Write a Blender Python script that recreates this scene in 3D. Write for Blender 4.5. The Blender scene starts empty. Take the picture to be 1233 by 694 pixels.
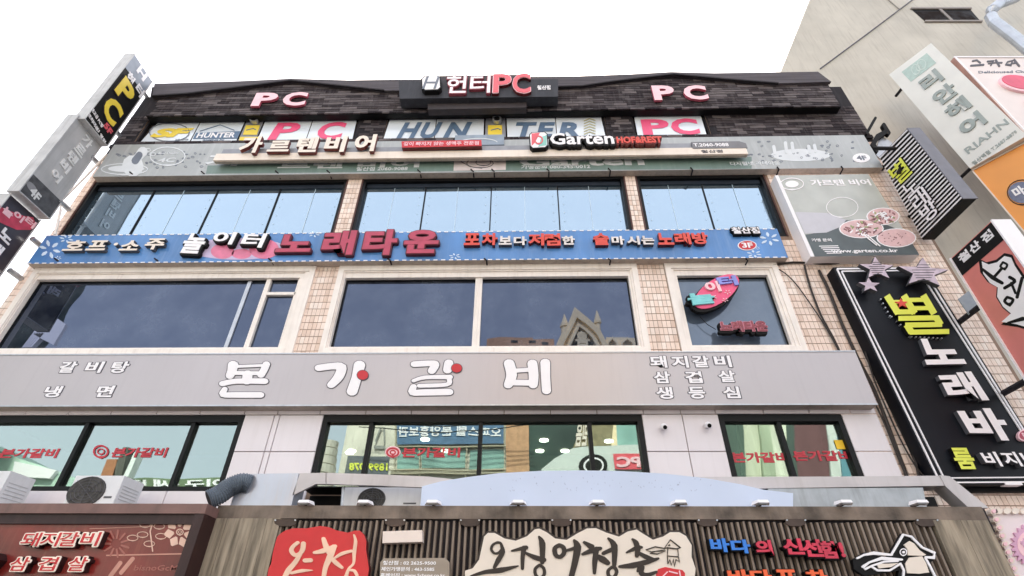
import bpy, math, random
from mathutils import Vector, Matrix, noise
random.seed(7)
SC = bpy.context.scene
COL = SC.collection
# ---------------------------------------------------------------- camera
F, PX, PY = 622.0, 616.5, 347.0          # focal length and centre, in units of a 1233x694 picture
PITCH, YAW, ROLL = 0.61583, 0.02583, 0.00798
CAM = Vector((0, -9, 1.6))
_cp, _sp, _cy, _sy = math.cos(PITCH), math.sin(PITCH), math.cos(YAW), math.sin(YAW)
_r = Vector((_cy, _sy, 0)); FW = Vector((-_sy*_cp, _cy*_cp, _sp)); _u = _r.cross(FW)
RI = _r*math.cos(ROLL) + _u*math.sin(ROLL); UP = _u*math.cos(ROLL) - _r*math.sin(ROLL)
cd = bpy.data.cameras.new('camera'); cd.sensor_width = 36; cd.lens = F/1233*36
cd.clip_start = .1; cd.clip_end = 3000
co = bpy.data.objects.new('camera', cd); COL.objects.link(co)
co.matrix_world = Matrix(((RI.x, UP.x, -FW.x, CAM.x), (RI.y, UP.y, -FW.y, CAM.y), (RI.z, UP.z, -FW.z, CAM.z), (0, 0, 0, 1)))
SC.camera = co
# ---------------------------------------------------------------- light: bright overcast
SUN_EL, SUN_AZ = 52, 356                   # sun behind the building: the facade is in open shade, the far side of the street is lit
w = bpy.data.worlds.new("World"); SC.world = w; w.use_nodes = True
nt = w.node_tree; nt.nodes.clear()
out = nt.nodes.new('ShaderNodeOutputWorld'); bg = nt.nodes.new('ShaderNodeBackground')
sky = nt.nodes.new('ShaderNodeTexSky'); sky.sky_type = 'NISHITA'; sky.sun_disc = False
sky.sun_elevation = math.radians(SUN_EL); sky.sun_rotation = math.radians(SUN_AZ)
sky.air_density = 1; sky.dust_density = 4
mx = nt.nodes.new('ShaderNodeMix'); mx.data_type = 'RGBA'; mx.blend_type = 'MIX'
mx.inputs[0].default_value = .45
mx.inputs[7].default_value = (8.6, 8.4, 8.2, 1)     # even cloud deck over the thin blue
nt.links.new(sky.outputs[0], mx.inputs[6]); nt.links.new(mx.outputs[2], bg.inputs[0])
bg.inputs[1].default_value = 0.10
nt.links.new(bg.outputs[0], out.inputs[0])
sl = bpy.data.lights.new('sun', 'SUN'); sl.energy = 3.0; sl.angle = math.radians(2); sl.color = (1, .93, .84)
so = bpy.data.objects.new('sun', sl); COL.objects.link(so)
az = math.radians(SUN_AZ); el = math.radians(SUN_EL)
sd = Vector((math.sin(az)*math.cos(el), math.cos(az)*math.cos(el), math.sin(el)))
so.rotation_euler = sd.to_track_quat('Z', 'Y').to_euler()
SC.view_settings.view_transform = 'Standard'; SC.view_settings.look = 'None'
SC.view_settings.exposure = 1.8; SC.view_settings.gamma = 1
SC.cycles.max_bounces = 6; SC.cycles.transparent_max_bounces = 8
# ---------------------------------------------------------------- geometry helpers
def ray(px, py): return RI*((px-PX)/F) - UP*((py-PY)/F) + FW
def proj(P):
    d = P-CAM; z = d.dot(FW)
    return (PX + F*d.dot(RI)/z, PY - F*d.dot(UP)/z)
class Plane:
    """vertical plane through o with horizontal axis u (picture left to right); n points at the viewer"""
    def __init__(s, o, u=(1, 0, 0)):
        s.o = Vector(o); s.u = Vector(u).normalized(); s.v = Vector((0, 0, 1)); s.n = s.u.cross(s.v)
        if (CAM-s.o).dot(s.n) < 0: s.n = -s.n
    def uv(s, px, py):
        d = ray(px, py); t = (s.o-CAM).dot(s.n)/d.dot(s.n); P = CAM+d*t-s.o
        return P.dot(s.u), P.z
    def pos(s, u, v, d=0): return s.o + s.u*u + s.v*v + s.n*d
    def at(s, px, py, d=0): return s.pos(*s.uv(px, py), d)
    def scale(s, px, py):
        u, v = s.uv(px, py); a = proj(s.pos(u, v)); b = proj(s.pos(u+.01, v)); c = proj(s.pos(u, v+.01))
        return math.hypot(b[0]-a[0], b[1]-a[1])/.01, math.hypot(c[0]-a[0], c[1]-a[1])/.01
def FP(y): return Plane((0, y, 0))
ORG = {}
class MB:
    def __init__(s): s.v = []; s.f = []; s.m = []; s.tc = []; s.xc = []; s.last = None
    def cut(s): s.xc.append((len(s.v), len(s.f))); return s
    def add(s, vs, fs, mi=0):
        b = len(s.v); s.v += [Vector(p) for p in vs]
        for k, f in enumerate(fs): s.f.append([b+i for i in f]); s.m.append(mi if isinstance(mi, int) else mi[k])
        return s
    def box(s, x0, x1, y0, y1, z0, z1, mi=0):
        P = [(x, y, z) for z in (z0, z1) for y in (y0, y1) for x in (x0, x1)]
        return s.add(P, [(0, 2, 3, 1), (4, 5, 7, 6), (0, 1, 5, 4), (2, 6, 7, 3), (0, 4, 6, 2), (1, 3, 7, 5)], mi)
    def pbox(s, pl, u0, u1, v0, v1, d0, d1, mi=0, ms=None):
        P = [pl.pos(u, v, d) for v in (v0, v1) for d in (d1, d0) for u in (u0, u1)]
        q = mi if ms is None else [ms, ms, mi, ms, ms, ms]
        return s.add(P, [(0, 2, 3, 1), (4, 5, 7, 6), (0, 1, 5, 4), (2, 6, 7, 3), (0, 4, 6, 2), (1, 3, 7, 5)], q)
    def prism(s, pts, dvec, mf=0, ms=None):
        """pts: 3D front outline; dvec: vector from front to back"""
        n = len(pts); ms = mf if ms is None else ms; dv = Vector(dvec)
        P = [Vector(p) for p in pts]; P += [p+dv for p in P]
        fs = [tuple(range(n)), tuple(range(2*n-1, n-1, -1))] + [(i, n+i, n+(i+1) % n, (i+1) % n) for i in range(n)]
        return s.add(P, fs, [mf, ms]+[ms]*n)
    def ppoly(s, pl, pix, d0, d1, mf=0, ms=None):
        """outline in picture units laid on plane pl, front at distance d1, back at d0"""
        return s.prism([pl.at(x, y) + pl.n*d1 for x, y in pix], -pl.n*(d1-d0), mf, ms)
    def sheet(s, pl, pix, d, mi=0):
        return s.add([pl.at(x, y) + pl.n*d for x, y in pix], [tuple(range(len(pix)))], mi)
    def ell(s, pl, cx, cy, rx, ry, d0, d1, mf=0, ms=None, n=20, rot=0):
        c, q = math.cos(rot), math.sin(rot)
        pts = [(cx+rx*math.cos(a)*c-ry*math.sin(a)*q, cy+rx*math.cos(a)*q+ry*math.sin(a)*c) for a in [2*math.pi*i/n for i in range(n)]]
        return s.ppoly(pl, pts, d0, d1, mf, ms)
    def ring(s, pl, cx, cy, rx, ry, t, d, mi=0, n=20, a0=0, a1=2*math.pi):
        pts = [(cx+rx*math.cos(a0+(a1-a0)*i/n), cy+ry*math.sin(a0+(a1-a0)*i/n)) for i in range(n+1)]
        return s.stroke(pl, pts, t, d-.003, d, mi)
    def stroke(s, pl, pix, wd, d0, d1, mf=0, ms=None, asp=1.0, cap=True, curve=False):
        """brush stroke in picture units: pix = points, wd = width or list of widths"""
        n = len(pix); W = list(wd) if isinstance(wd, (list, tuple)) else [wd]*n
        if curve and n > 2:           # round the brush path off
            P_, Q_ = [], []; g_ = lambda i: pix[max(0, min(n-1, i))]
            for i in range(n-1):
                p0, p1, p2, p3 = g_(i-1), g_(i), g_(i+1), g_(i+2)
                for k in range(4):
                    t = k/4; P_.append(tuple(.5*(2*p1[j]+(p2[j]-p0[j])*t+(2*p0[j]-5*p1[j]+4*p2[j]-p3[j])*t*t+(3*p1[j]-p0[j]-3*p2[j]+p3[j])*t**3) for j in (0, 1))); Q_.append(W[i]*(1-t)+W[i+1]*t)
            pix = P_+[pix[-1]]; W = Q_+[W[-1]]; n = len(pix)
        L, R = [], []
        for i in range(n):
            a = pix[max(0, i-1)]; b = pix[min(n-1, i+1)]
            tx, ty = b[0]-a[0], (b[1]-a[1])*asp; l = math.hypot(tx, ty) or 1; tx /= l; ty /= l
            if 0 < i < n-1:
                p, q, r_ = pix[i-1], pix[i], pix[i+1]
                a1 = math.atan2(q[1]-p[1], q[0]-p[0]); a2 = math.atan2(r_[1]-q[1], r_[0]-q[0])
                k = 1/max(.6, math.cos((a2-a1)/2))
            else: k = 1
            hx, hy = -ty*W[i]/2*k, tx*W[i]/2*k/asp
            L.append((pix[i][0]+hx, pix[i][1]+hy)); R.append((pix[i][0]-hx, pix[i][1]-hy))
        if cap:
            def c_(i, sg):
                a, b = (pix[0], pix[1]) if i == 0 else (pix[-1], pix[-2])
                l = math.hypot(a[0]-b[0], a[1]-b[1]) or 1; ex, ey = (a[0]-b[0])/l, (a[1]-b[1])/l; r = W[i]/2
                return [(a[0]+ex*r*math.cos(t)-ey*r*math.sin(t)*sg, a[1]+(ey*r*math.cos(t)+ex*r*math.sin(t)*sg)/asp) for t in (-.9, -.3, .3, .9)]
            out_ = L + c_(-1, -1)[::1] + R[::-1] + c_(0, -1)
            # end caps run from the left side to the right side of the stroke
            out_ = L + c_(-1, -1) + R[::-1] + c_(0, -1)
        else: out_ = L+R[::-1]
        m_ = len(L)
        # quads keep a bent stroke simple
        base = len(s.v); ms_ = mf if ms is None else ms
        for i in range(m_-1):
            q = [L[i], L[i+1], R[i+1], R[i]]
            s.ppoly(pl, q, d0, d1+random.uniform(0, .0006), mf, ms_)
        if cap:
            for i in (0, -1):
                x, y = pix[i]; r = W[i]/2
                s.ell(pl, x, y, r, r/asp, d0, d1+random.uniform(.0007, .0012), mf, ms_, n=10)
            for i in range(1, n-1):
                x, y = pix[i]; r = W[i]/2
                s.ell(pl, x, y, r, r/asp, d0, d1+random.uniform(.0013, .002), mf, ms_, n=8)
        return s
    def tube(s, pts, r, mi=0, n=8, closed=True):
        pts = [Vector(p) for p in pts]; b = len(s.v); k = len(pts)
        for i, p in enumerate(pts):
            t = (pts[min(k-1, i+1)]-pts[max(0, i-1)]).normalized()
            a = t.cross(Vector((0, 0, 1)) if abs(t.z) < .9 else Vector((1, 0, 0))).normalized(); c = t.cross(a)
            rr = r[i] if isinstance(r, list) else r
            for j in range(n):
                th = 2*math.pi*j/n; s.v.append(p+a*rr*math.cos(th)+c*rr*math.sin(th))
        for i in range(k-1):
            for j in range(n):
                s.f.append([b+i*n+j, b+i*n+(j+1) % n, b+(i+1)*n+(j+1) % n, b+(i+1)*n+j]); s.m.append(mi)
        if closed:
            s.f.append([b+j for j in range(n)]); s.m.append(mi); s.f.append([b+(k-1)*n+j for j in range(n)][::-1]); s.m.append(mi)
        return s
    def text(s, body, pl, cx, cy, w, h, d0, d1, mf=0, ms=None, off=.02, shear=0, rot=0, grow=0, quad=None):
        off = min(off, .042)
        if s.f and body != s.last and s.last is not None: s.tc.append((len(s.v), len(s.f)))
        s.last = body
        if grow > .02:      # a fatter backing: the glyph laid eight times round a small circle
            W_, H_ = (lambda q: (q[1]-q[0], q[3]-q[2]))(glyphs(body, off, off, shear)[3])
            for i in range(8):
                s._glyph(body, pl, cx, cy, w, h, d0, d1-i*.0004, mf, ms, off, shear, rot, 0, quad, (grow*math.cos(i*math.pi/4)/W_, grow*math.sin(i*math.pi/4)/H_))
            return s
        return s._glyph(body, pl, cx, cy, w, h, d0, d1, mf, ms, off, shear, rot, grow, quad, (0, 0))
    def _glyph(s, body, pl, cx, cy, w, h, d0, d1, mf, ms, off, shear, rot, grow, quad, sft):
        vs, fs, fr, bb = glyphs(body, off+grow, off, shear)
        ms = mf if ms is None else ms
        x0, x1, y0, y1 = bb; W = x1-x0; H = y1-y0
        if quad is None:
            su, sv = pl.scale(cx, cy); u0, v0 = pl.uv(cx, cy); wm, hm = w/su, h/sv; c, q = math.cos(rot), math.sin(rot)
        out_ = []
        for (x, y, z) in vs:
            a = (x-x0)/W+sft[0]; b = (y-y0)/H+sft[1]; d = d0+(d1-d0)*(z+.5)
            if quad is None:
                du, dv = (a-.5)*wm, (b-.5)*hm
                out_.append(pl.pos(u0+du*c-dv*q, v0+du*q+dv*c, d))
            else:
                TL, TR, BR, BL = quad
                X = (1-a)*(1-b)*BL[0]+a*(1-b)*BR[0]+a*b*TR[0]+(1-a)*b*TL[0]
                Y = (1-a)*(1-b)*BL[1]+a*(1-b)*BR[1]+a*b*TR[1]+(1-a)*b*TL[1]
                out_.append(pl.at(X, Y)+pl.n*d)
        b = len(s.v); s.v += out_
        for f, k in zip(fs, fr): s.f.append([b+i for i in f]); s.m.append(mf if k else ms)
        return s
    def build(s, name, mats, parent=None, smooth=False, origin=None):
        cuts = [c for c in s.xc if c[1]] or (s.tc if name == 'lettering' else [])
        if cuts and parent is not None:
            o = None; ends = cuts+[(len(s.v), len(s.f))]; a = (0, 0)
            for e in ends:
                if e[1] > a[1]:
                    q = MB(); q.v = s.v[a[0]:e[0]]; q.f = [[i-a[0] for i in f] for f in s.f[a[1]:e[1]]]; q.m = s.m[a[1]:e[1]]; r_ = q.build(name, mats, parent, smooth); o = o or r_
                a = e
            return o
        if not isinstance(mats, (list, tuple)): mats = [mats]
        if parent is not None: o_ = ORG[parent.name]
        elif origin is not None: o_ = Vector(origin)
        else:
            xs = [p.x for p in s.v]; ys = [p.y for p in s.v]; zs = [p.z for p in s.v]
            o_ = Vector(((min(xs)+max(xs))/2, (min(ys)+max(ys))/2, min(zs)))
        me = bpy.data.meshes.new(name); me.from_pydata([p-o_ for p in s.v], [], s.f)
        for m_ in mats: me.materials.append(m_)
        me.polygons.foreach_set('material_index', s.m)
        if smooth: me.polygons.foreach_set('use_smooth', [True]*len(s.f))
        me.update()
        o = bpy.data.objects.new(name, me); COL.objects.link(o)
        if parent is not None: o.parent = parent
        else: o.location = o_
        ORG[o.name] = o_
        return o
GL = {}
def glyphs(body, off, ref, shear):
    def raw(of):
        k = (body, of, shear)
        if k in GL: return GL[k]
        c = bpy.data.curves.new('lettering', 'FONT'); c.body = body; c.size = 1; c.extrude = .5; c.offset = of
        c.shear = shear; c.resolution_u = 2 if len(body) > 4 else 3; c.fill_mode = 'BOTH'
        o = bpy.data.objects.new('lettering', c); COL.objects.link(o)
        dg = bpy.context.evaluated_depsgraph_get(); me = o.evaluated_get(dg).to_mesh()
        vs = [tuple(v.co) for v in me.vertices]; fs = []; fr = []
        for p in me.polygons:
            zs = [vs[i][2] for i in p.vertices]
            flat = max(zs)-min(zs) < .01
            if flat and zs[0] < 0: continue
            fs.append(list(p.vertices)); fr.append(flat)
        o.evaluated_get(dg).to_mesh_clear(); bpy.data.objects.remove(o); bpy.data.curves.remove(c)
        xs = [v[0] for v in vs]; ys = [v[1] for v in vs]
        GL[k] = (vs, fs, fr, (min(xs), max(xs), min(ys), max(ys)))
        return GL[k]
    a = raw(off); b = raw(ref)
    return a[0], a[1], a[2], b[3]
def empty(name, loc):
    o = bpy.data.objects.new(name, None); COL.objects.link(o); o.location = loc; o.empty_display_size = .3
    ORG[o.name] = Vector(loc); return o
def tag(o, label, cat, group=None, kind=None):
    o['label'] = label; o['category'] = cat
    if group: o['group'] = group
    if kind: o['kind'] = kind
    return o
def struct(o): o['kind'] = 'structure'; return o
def thing(name, loc, label, cat, group=None): return tag(empty(name, loc), label, cat, group)
def copy_tree(o, parent=None):
    c = o.copy(); COL.objects.link(c); c.parent = parent
    for ch in [x for x in COL.objects if x.parent == o]: copy_tree(ch, c)
    return c
# ---------------------------------------------------------------- materials
def lin(h, k=1):
    h = h.lstrip('#'); c = [int(h[i:i+2], 16)/255 for i in (0, 2, 4)]
    return tuple(min(1, (x/12.92 if x < .04045 else ((x+.055)/1.055)**2.4)*k) for x in c)+(1,)
MT = {}
def mat(name, hexc, rough=.6, metal=0, var=.12, sc=4, bump=0, streak=0, stretch=(1, 1, 1), emit=0, coat=0, spec=.5, dirt='#4a423a'):
    if name in MT: return MT[name]
    m = bpy.data.materials.new(name); m.use_nodes = True; N = m.node_tree.nodes; L = m.node_tree.links
    b = N['Principled BSDF']; b.inputs['Roughness'].default_value = rough; b.inputs['Metallic'].default_value = metal
    b.inputs['Specular IOR Level'].default_value = spec; b.inputs['Coat Weight'].default_value = coat
    c = lin(hexc); g = N.new('ShaderNodeNewGeometry'); mp = N.new('ShaderNodeMapping'); mp.inputs['Scale'].default_value = stretch
    L.new(g.outputs['Position'], mp.inputs[0])
    n1 = N.new('ShaderNodeTexNoise'); n1.inputs['Scale'].default_value = sc; n1.inputs['Detail'].default_value = 5
    L.new(mp.outputs[0], n1.inputs['Vector'])
    mr = N.new('ShaderNodeMapRange'); mr.inputs[1].default_value = .3; mr.inputs[2].default_value = .7
    mr.inputs[3].default_value = 1-var; mr.inputs[4].default_value = 1+var; L.new(n1.outputs['Fac'], mr.inputs[0])
    vm = N.new('ShaderNodeVectorMath'); vm.operation = 'SCALE'; vm.inputs[0].default_value = c[:3]; L.new(mr.outputs[0], vm.inputs['Scale'])
    cur = vm.outputs[0]
    if streak:
        m2 = N.new('ShaderNodeMapping'); m2.inputs['Scale'].default_value = (7, 7, .5); L.new(g.outputs['Position'], m2.inputs[0])
        n2 = N.new('ShaderNodeTexNoise'); n2.inputs['Scale'].default_value = 1.6; n2.inputs['Detail'].default_value = 6; n2.inputs['Roughness'].default_value = .65
        L.new(m2.outputs[0], n2.inputs['Vector'])
        r2 = N.new('ShaderNodeMapRange'); r2.inputs[1].default_value = .5; r2.inputs[2].default_value = .75; r2.inputs[4].default_value = streak
        L.new(n2.outputs['Fac'], r2.inputs[0])
        mi = N.new('ShaderNodeMix'); mi.data_type = 'RGBA'; L.new(r2.outputs[0], mi.inputs[0]); L.new(cur, mi.inputs[6]); mi.inputs[7].default_value = lin(dirt)
        cur = mi.outputs[2]
    L.new(cur, b.inputs['Base Color'])
    if bump:
        bp = N.new('ShaderNodeBump'); bp.inputs['Strength'].default_value = bump; bp.inputs['Distance'].default_value = .02
        n3 = N.new('ShaderNodeTexNoise'); n3.inputs['Scale'].default_value = sc*6; L.new(mp.outputs[0], n3.inputs['Vector'])
        L.new(n3.outputs['Fac'], bp.inputs['Height']); L.new(bp.outputs[0], b.inputs['Normal'])
    if emit:
        b.inputs['Emission Color'].default_value = c; b.inputs['Emission Strength'].default_value = emit
    MT[name] = m; return m
def glass(name, tint, refl, body, see=0., rough=.01, wav=.0025):
    """window pane: tinted mirror-like coat over a dark body, part see-through"""
    m = bpy.data.materials.new(name); m.use_nodes = True; N = m.node_tree.nodes; L = m.node_tree.links; N.clear()
    o = N.new('ShaderNodeOutputMaterial'); g = N.new('ShaderNodeBsdfGlossy'); g.inputs['Color'].default_value = lin(tint); g.inputs['Roughness'].default_value = rough
    d = N.new('ShaderNodeBsdfDiffuse')
    gd = N.new('ShaderNodeNewGeometry'); nd = N.new('ShaderNodeTexNoise'); nd.inputs['Scale'].default_value = 1.3; nd.inputs['Detail'].default_value = 7; nd.inputs['Roughness'].default_value = .7; L.new(gd.outputs['Position'], nd.inputs['Vector'])
    rd = N.new('ShaderNodeMapRange'); rd.inputs[1].default_value = .42; rd.inputs[2].default_value = .8; rd.inputs[4].default_value = .22; L.new(nd.outputs['Fac'], rd.inputs[0])
    xd = N.new('ShaderNodeMix'); xd.data_type = 'RGBA'; L.new(rd.outputs[0], xd.inputs[0]); xd.inputs[6].default_value = lin(body); xd.inputs[7].default_value = lin('#9aa4b0'); L.new(xd.outputs[2], d.inputs['Color'])
    t = N.new('ShaderNodeBsdfTransparent'); t.inputs['Color'].default_value = (.75, .85, .82, 1)
    a = N.new('ShaderNodeMixShader'); a.inputs[0].default_value = see; L.new(d.outputs[0], a.inputs[1]); L.new(t.outputs[0], a.inputs[2])
    fr = N.new('ShaderNodeLayerWeight'); fr.inputs['Blend'].default_value = .25
    mr = N.new('ShaderNodeMapRange'); mr.inputs[3].default_value = refl*.8; mr.inputs[4].default_value = min(1, refl*1.6); L.new(fr.outputs['Facing'], mr.inputs[0])
    b = N.new('ShaderNodeMixShader'); L.new(mr.outputs[0], b.inputs[0]); L.new(a.outputs[0], b.inputs[1]); L.new(g.outputs[0], b.inputs[2])
    bp = N.new('ShaderNodeBump'); bp.inputs['Strength'].default_value = 1; bp.inputs['Distance'].default_value = wav
    n = N.new('ShaderNodeTexNoise'); n.inputs['Scale'].default_value = .8; n.inputs['Detail'].default_value = 1
    ge = N.new('ShaderNodeNewGeometry'); L.new(ge.outputs['Position'], n.inputs['Vector']); L.new(n.outputs['Fac'], bp.inputs['Height']); L.new(bp.outputs[0], g.inputs['Normal'])
    L.new(b.outputs[0], o.inputs[0]); MT[name] = m; return m
M = dict(
    tile=[mat('tile_a', '#f0dbce', .45, var=.06, sc=2, streak=.3, dirt='#a98e7c'), mat('tile_b', '#e4ccbd', .45, var=.06, sc=2, streak=.35, dirt='#a98e7c'), mat('tile_c', '#f5e6dc', .45, var=.06, sc=2, streak=.25, dirt='#a98e7c')],
    mortar=mat('mortar', '#917a6b', .9, streak=.3),
    shingle=[mat('shingle_a', '#534d50', .85, var=.4, sc=3, bump=.5, stretch=(1, 1, 8), streak=.35, dirt='#7d7778', spec=.2), mat('shingle_b', '#423b3e', .85, var=.4, sc=3, bump=.5, stretch=(1, 1, 8), streak=.35, dirt='#7d7778', spec=.2), mat('shingle_c', '#696264', .85, var=.4, sc=3, bump=.5, stretch=(1, 1, 8), streak=.35, dirt='#7d7778', spec=.2), mat('shingle_d', '#332d31', .85, var=.4, sc=3, bump=.5, stretch=(1, 1, 8), streak=.35, dirt='#7d7778', spec=.2)],
    dark_trim=mat('dark_trim', '#28252a', .8, streak=.3, dirt='#565054', spec=.25),
    white_frame=mat('white_frame', '#f4ece6', .4, var=.05, streak=.3, dirt='#bcab9d'),
    clad=mat('white_cladding', '#e6dfe4', .35, var=.03, sc=1, streak=.12, dirt='#b6acae', coat=.2),
    clad_gap=mat('cladding_gap', '#5b5558', .9),
    black_alu=mat('black_aluminium', '#0e0f12', .5, var=.1, spec=.25),
    alu=mat('aluminium', '#b9bcc2', .35, metal=.6, var=.1, streak=.2),
    lip=mat('sign_underside', '#b3a69c', .5, var=.15, streak=.4),
    concrete=mat('neighbour_concrete', '#c2bdb3', .85, var=.1, sc=.9, bump=.25, streak=.4, dirt='#8f8880'),
    gsign=mat('silver_sign_sheet', '#bab4b7', .32, metal=.22, var=.06, sc=.35, streak=.16, dirt='#a29a9e', bump=.05),
    white=mat('white_acrylic', '#f6f3f7', .35, var=.02), black=mat('black_paint', '#0c0b0d', .6, var=.2, spec=.25),
    cream=mat('cream_acrylic', '#ecdfd3', .35, var=.05, streak=.15, dirt='#b09a86'),
    outline=mat('letter_outline', '#55535c', .6), red=mat('red_acrylic', '#c8202c', .35, var=.06), crimson=mat('crimson_acrylic', '#a83a52', .4, var=.1),
    orange_red=mat('orange_red_acrylic', '#dd4a3a', .35, var=.06), dkred=mat('dark_red_side', '#5e1c20', .5, var=.2),
    pink=mat('pink_acrylic', '#f2a6bb', .35, var=.05), hotpink=mat('hot_pink_film', '#f05a86', .4, var=.04),
    ltpink=mat('pale_pink_acrylic', '#f7c9d2', .35, var=.05),
    coral=mat('coral_red_acrylic', '#e3606c', .35, var=.06),
    film=mat('pale_blue_film', '#e6eef8', .15, var=.03, sc=1, coat=.8), navy=mat('navy_film', '#5d7592', .4, var=.08), yellow=mat('yellow_film', '#f0d44a', .4, var=.06),
    lime=mat('lime_acrylic', '#e3ea58', .35, var=.04), letter_side=mat('letter_side_grey', '#55555a', .5, var=.15),
)
# ================================================================ the setting
def Z(py, y=0., px=600): return FP(y).uv(px, py)[1]
def X(px, py, y=0.): return FP(y).uv(px, py)[0]
asphalt = mat('asphalt', '#3f3f41', .9, var=.2, bump=.4); paving = mat('paving', '#8b867f', .9, var=.15, bump=.3)
g = MB(); g.box(-400, 400, -400, 400, -1.0, 0); struct(g.build('ground', asphalt))
for nm, y0, y1 in (('pavement', -3.2, 9), ('pavement', -24, -17)):
    struct(MB().box(-60, 60, y0, y1, 0.001, .13).build(nm, paving))
# ---------------------------------------------------------------- main building
BX0, BX1 = -11.15, 9.2
bld = thing('commercial_building', (-1, 4, .13), 'beige tiled corner commercial block with dark shingled top floor, covered in shop signs', 'building')
op = []       # openings: kind, x0, x1, z0, z1
def opening(k, xl, xr, row, zt, zb): op.append((k, X(xl, row), X(xr, row), zb, zt)); return op[-1]
z2t, z2b = Z(500), Z(592)
z3t, z3b = Z(322), Z(423)
z4t, z4b = Z(214), Z(288)
z5t, z5b = Z(139.5), Z(167)
W2 = [opening('2', -60, 281, 548, z2t, z2b), opening('2', 380, 779, 548, z2t, z2b), opening('2', 875, 1030, 548, z2t, z2b)]
W3 = [opening('3', 14, 367, 372, z3t, z3b), opening('3', 398.5, 773.5, 373, z3t, z3b), opening('3', 811.5, 952.5, 374, z3t, z3b)]
W4 = [opening('4', 94, 411, 250, z4t, z4b), opening('4', 428.5, 758, 250, z4t, z4b), opening('4', 771, 934, 247, z4t, z4b)]
W5 = [opening('5', 172, 430, 155, z5t, z5b), opening('5', 464, 730, 155, z5t, z5b), opening('5', 762, 853, 152, z5t, z5b)]
def inside(x, z, pad=0): return any(a-pad < x < b+pad and c-pad < z < d+pad for _, a, b, c, d in op)
wl = MB()
xs = sorted({BX0, BX1} | {v for o in op for v in o[1:3] if BX0 < v < BX1}); zs = sorted({.1, 12.4, 15.0} | {v for o in op for v in o[3:5]})
for i in range(len(xs)-1):
    for j in range(len(zs)-1):
        if not inside((xs[i]+xs[i+1])/2, (zs[j]+zs[j+1])/2):
            wl.add([(xs[i], 0, zs[j]), (xs[i+1], 0, zs[j]), (xs[i+1], 0, zs[j+1]), (xs[i], 0, zs[j+1])], [(0, 1, 2, 3)], 1 if zs[j] > 12.3 else 0)
for _, a, b, c, d in op:
    a = max(a, BX0)
    wl.add([(a, 0, c), (b, 0, c), (b, .3, c), (a, .3, c)], [(0, 1, 2, 3)]); wl.add([(a, 0, d), (b, 0, d), (b, .3, d), (a, .3, d)], [(0, 1, 2, 3)])
    wl.add([(a, 0, c), (a, 0, d), (a, .3, d), (a, .3, c)], [(0, 1, 2, 3)]); wl.add([(b, 0, c), (b, 0, d), (b, .3, d), (b, .3, c)], [(0, 1, 2, 3)])
wl.add([(BX0, 0, .1), (BX0, 9, .1), (BX0, 9, 15), (BX0, 0, 15)], [(0, 1, 2, 3)]); wl.add([(BX1, 0, .1), (BX1, 9, .1), (BX1, 9, 15), (BX1, 0, 15)], [(0, 1, 2, 3)])
wl.add([(BX0, 9, .1), (BX1, 9, .1), (BX1, 9, 15), (BX0, 9, 15)], [(0, 1, 2, 3)]); wl.add([(BX0, 0, 15), (BX1, 0, 15), (BX1, 9, 15), (BX0, 9, 15)], [(0, 1, 2, 3)])
wall = wl.build('wall', [M['mortar'], M['dark_trim']], bld)
# small facing tiles, each with its own edges: too small in the photograph to be picked out one by one
tl = MB(); tw, th = .087, .166
def tile_zone(x0, x1, z0, z1):
    nz = int((z1-z0)/th); nx = int((x1-x0)/tw)
    for j in range(nz):
        for i in range(nx):
            x = x0+i*tw; z = z0+j*th
            if inside(x+tw/2, z+th/2, .03): continue
            d = -.010-random.random()*.002; t = random.uniform(-.0015, .0015)
            e = .0045; ez = .0085
            tl.add([(x+e, d, z+ez), (x+tw-e, d+t, z+ez), (x+tw-e, d+t, z+th-ez), (x+e, d, z+th-ez), (x+e, .0, z+ez-.002), (x+tw-e, .0, z+ez-.002), (x+tw-e, .0, z+th-ez+.002), (x+e, .0, z+th-ez+.002)],
                   [(0, 1, 2, 3), (0, 4, 5, 1), (1, 5, 6, 2), (2, 6, 7, 3), (3, 7, 4, 0)], random.choice((0, 0, 0, 0, 1, 2)))
tile_zone(BX0+.02, W3[0][1]-.02, 6.2, 9.0)
tile_zone(W3[0][2], W3[1][1], 6.3, 9.0); tile_zone(W3[1][2], W3[2][1], 6.3, 9.0)
tile_zone(W3[2][2], BX1-.01, 2.6, 12.6)
tile_zone(BX0+.02, W4[0][1]-.02, 9.2, 12.3); tile_zone(W4[0][2], W4[1][1], 9.2, 11.6); tile_zone(W4[1][2], W4[2][1], 9.2, 11.6)
tl.build('facing_tiles', M['tile'], wall)['kind'] = 'stuff'
BLK_ = M['black']
# ---- windows -----------------------------------------------------------
G3 = glass('third_floor_glass', '#9aa8c6', .26, '#10141c', wav=.005); G4 = glass('fourth_floor_glass', '#c6dcee', .66, '#3c4d58', wav=.005)
G2 = glass('second_floor_glass', '#d6e4df', .40, '#141a19', see=.85)
GR = glass('film_covered_glass', '#b8c4d2', .20, '#566274')
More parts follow.
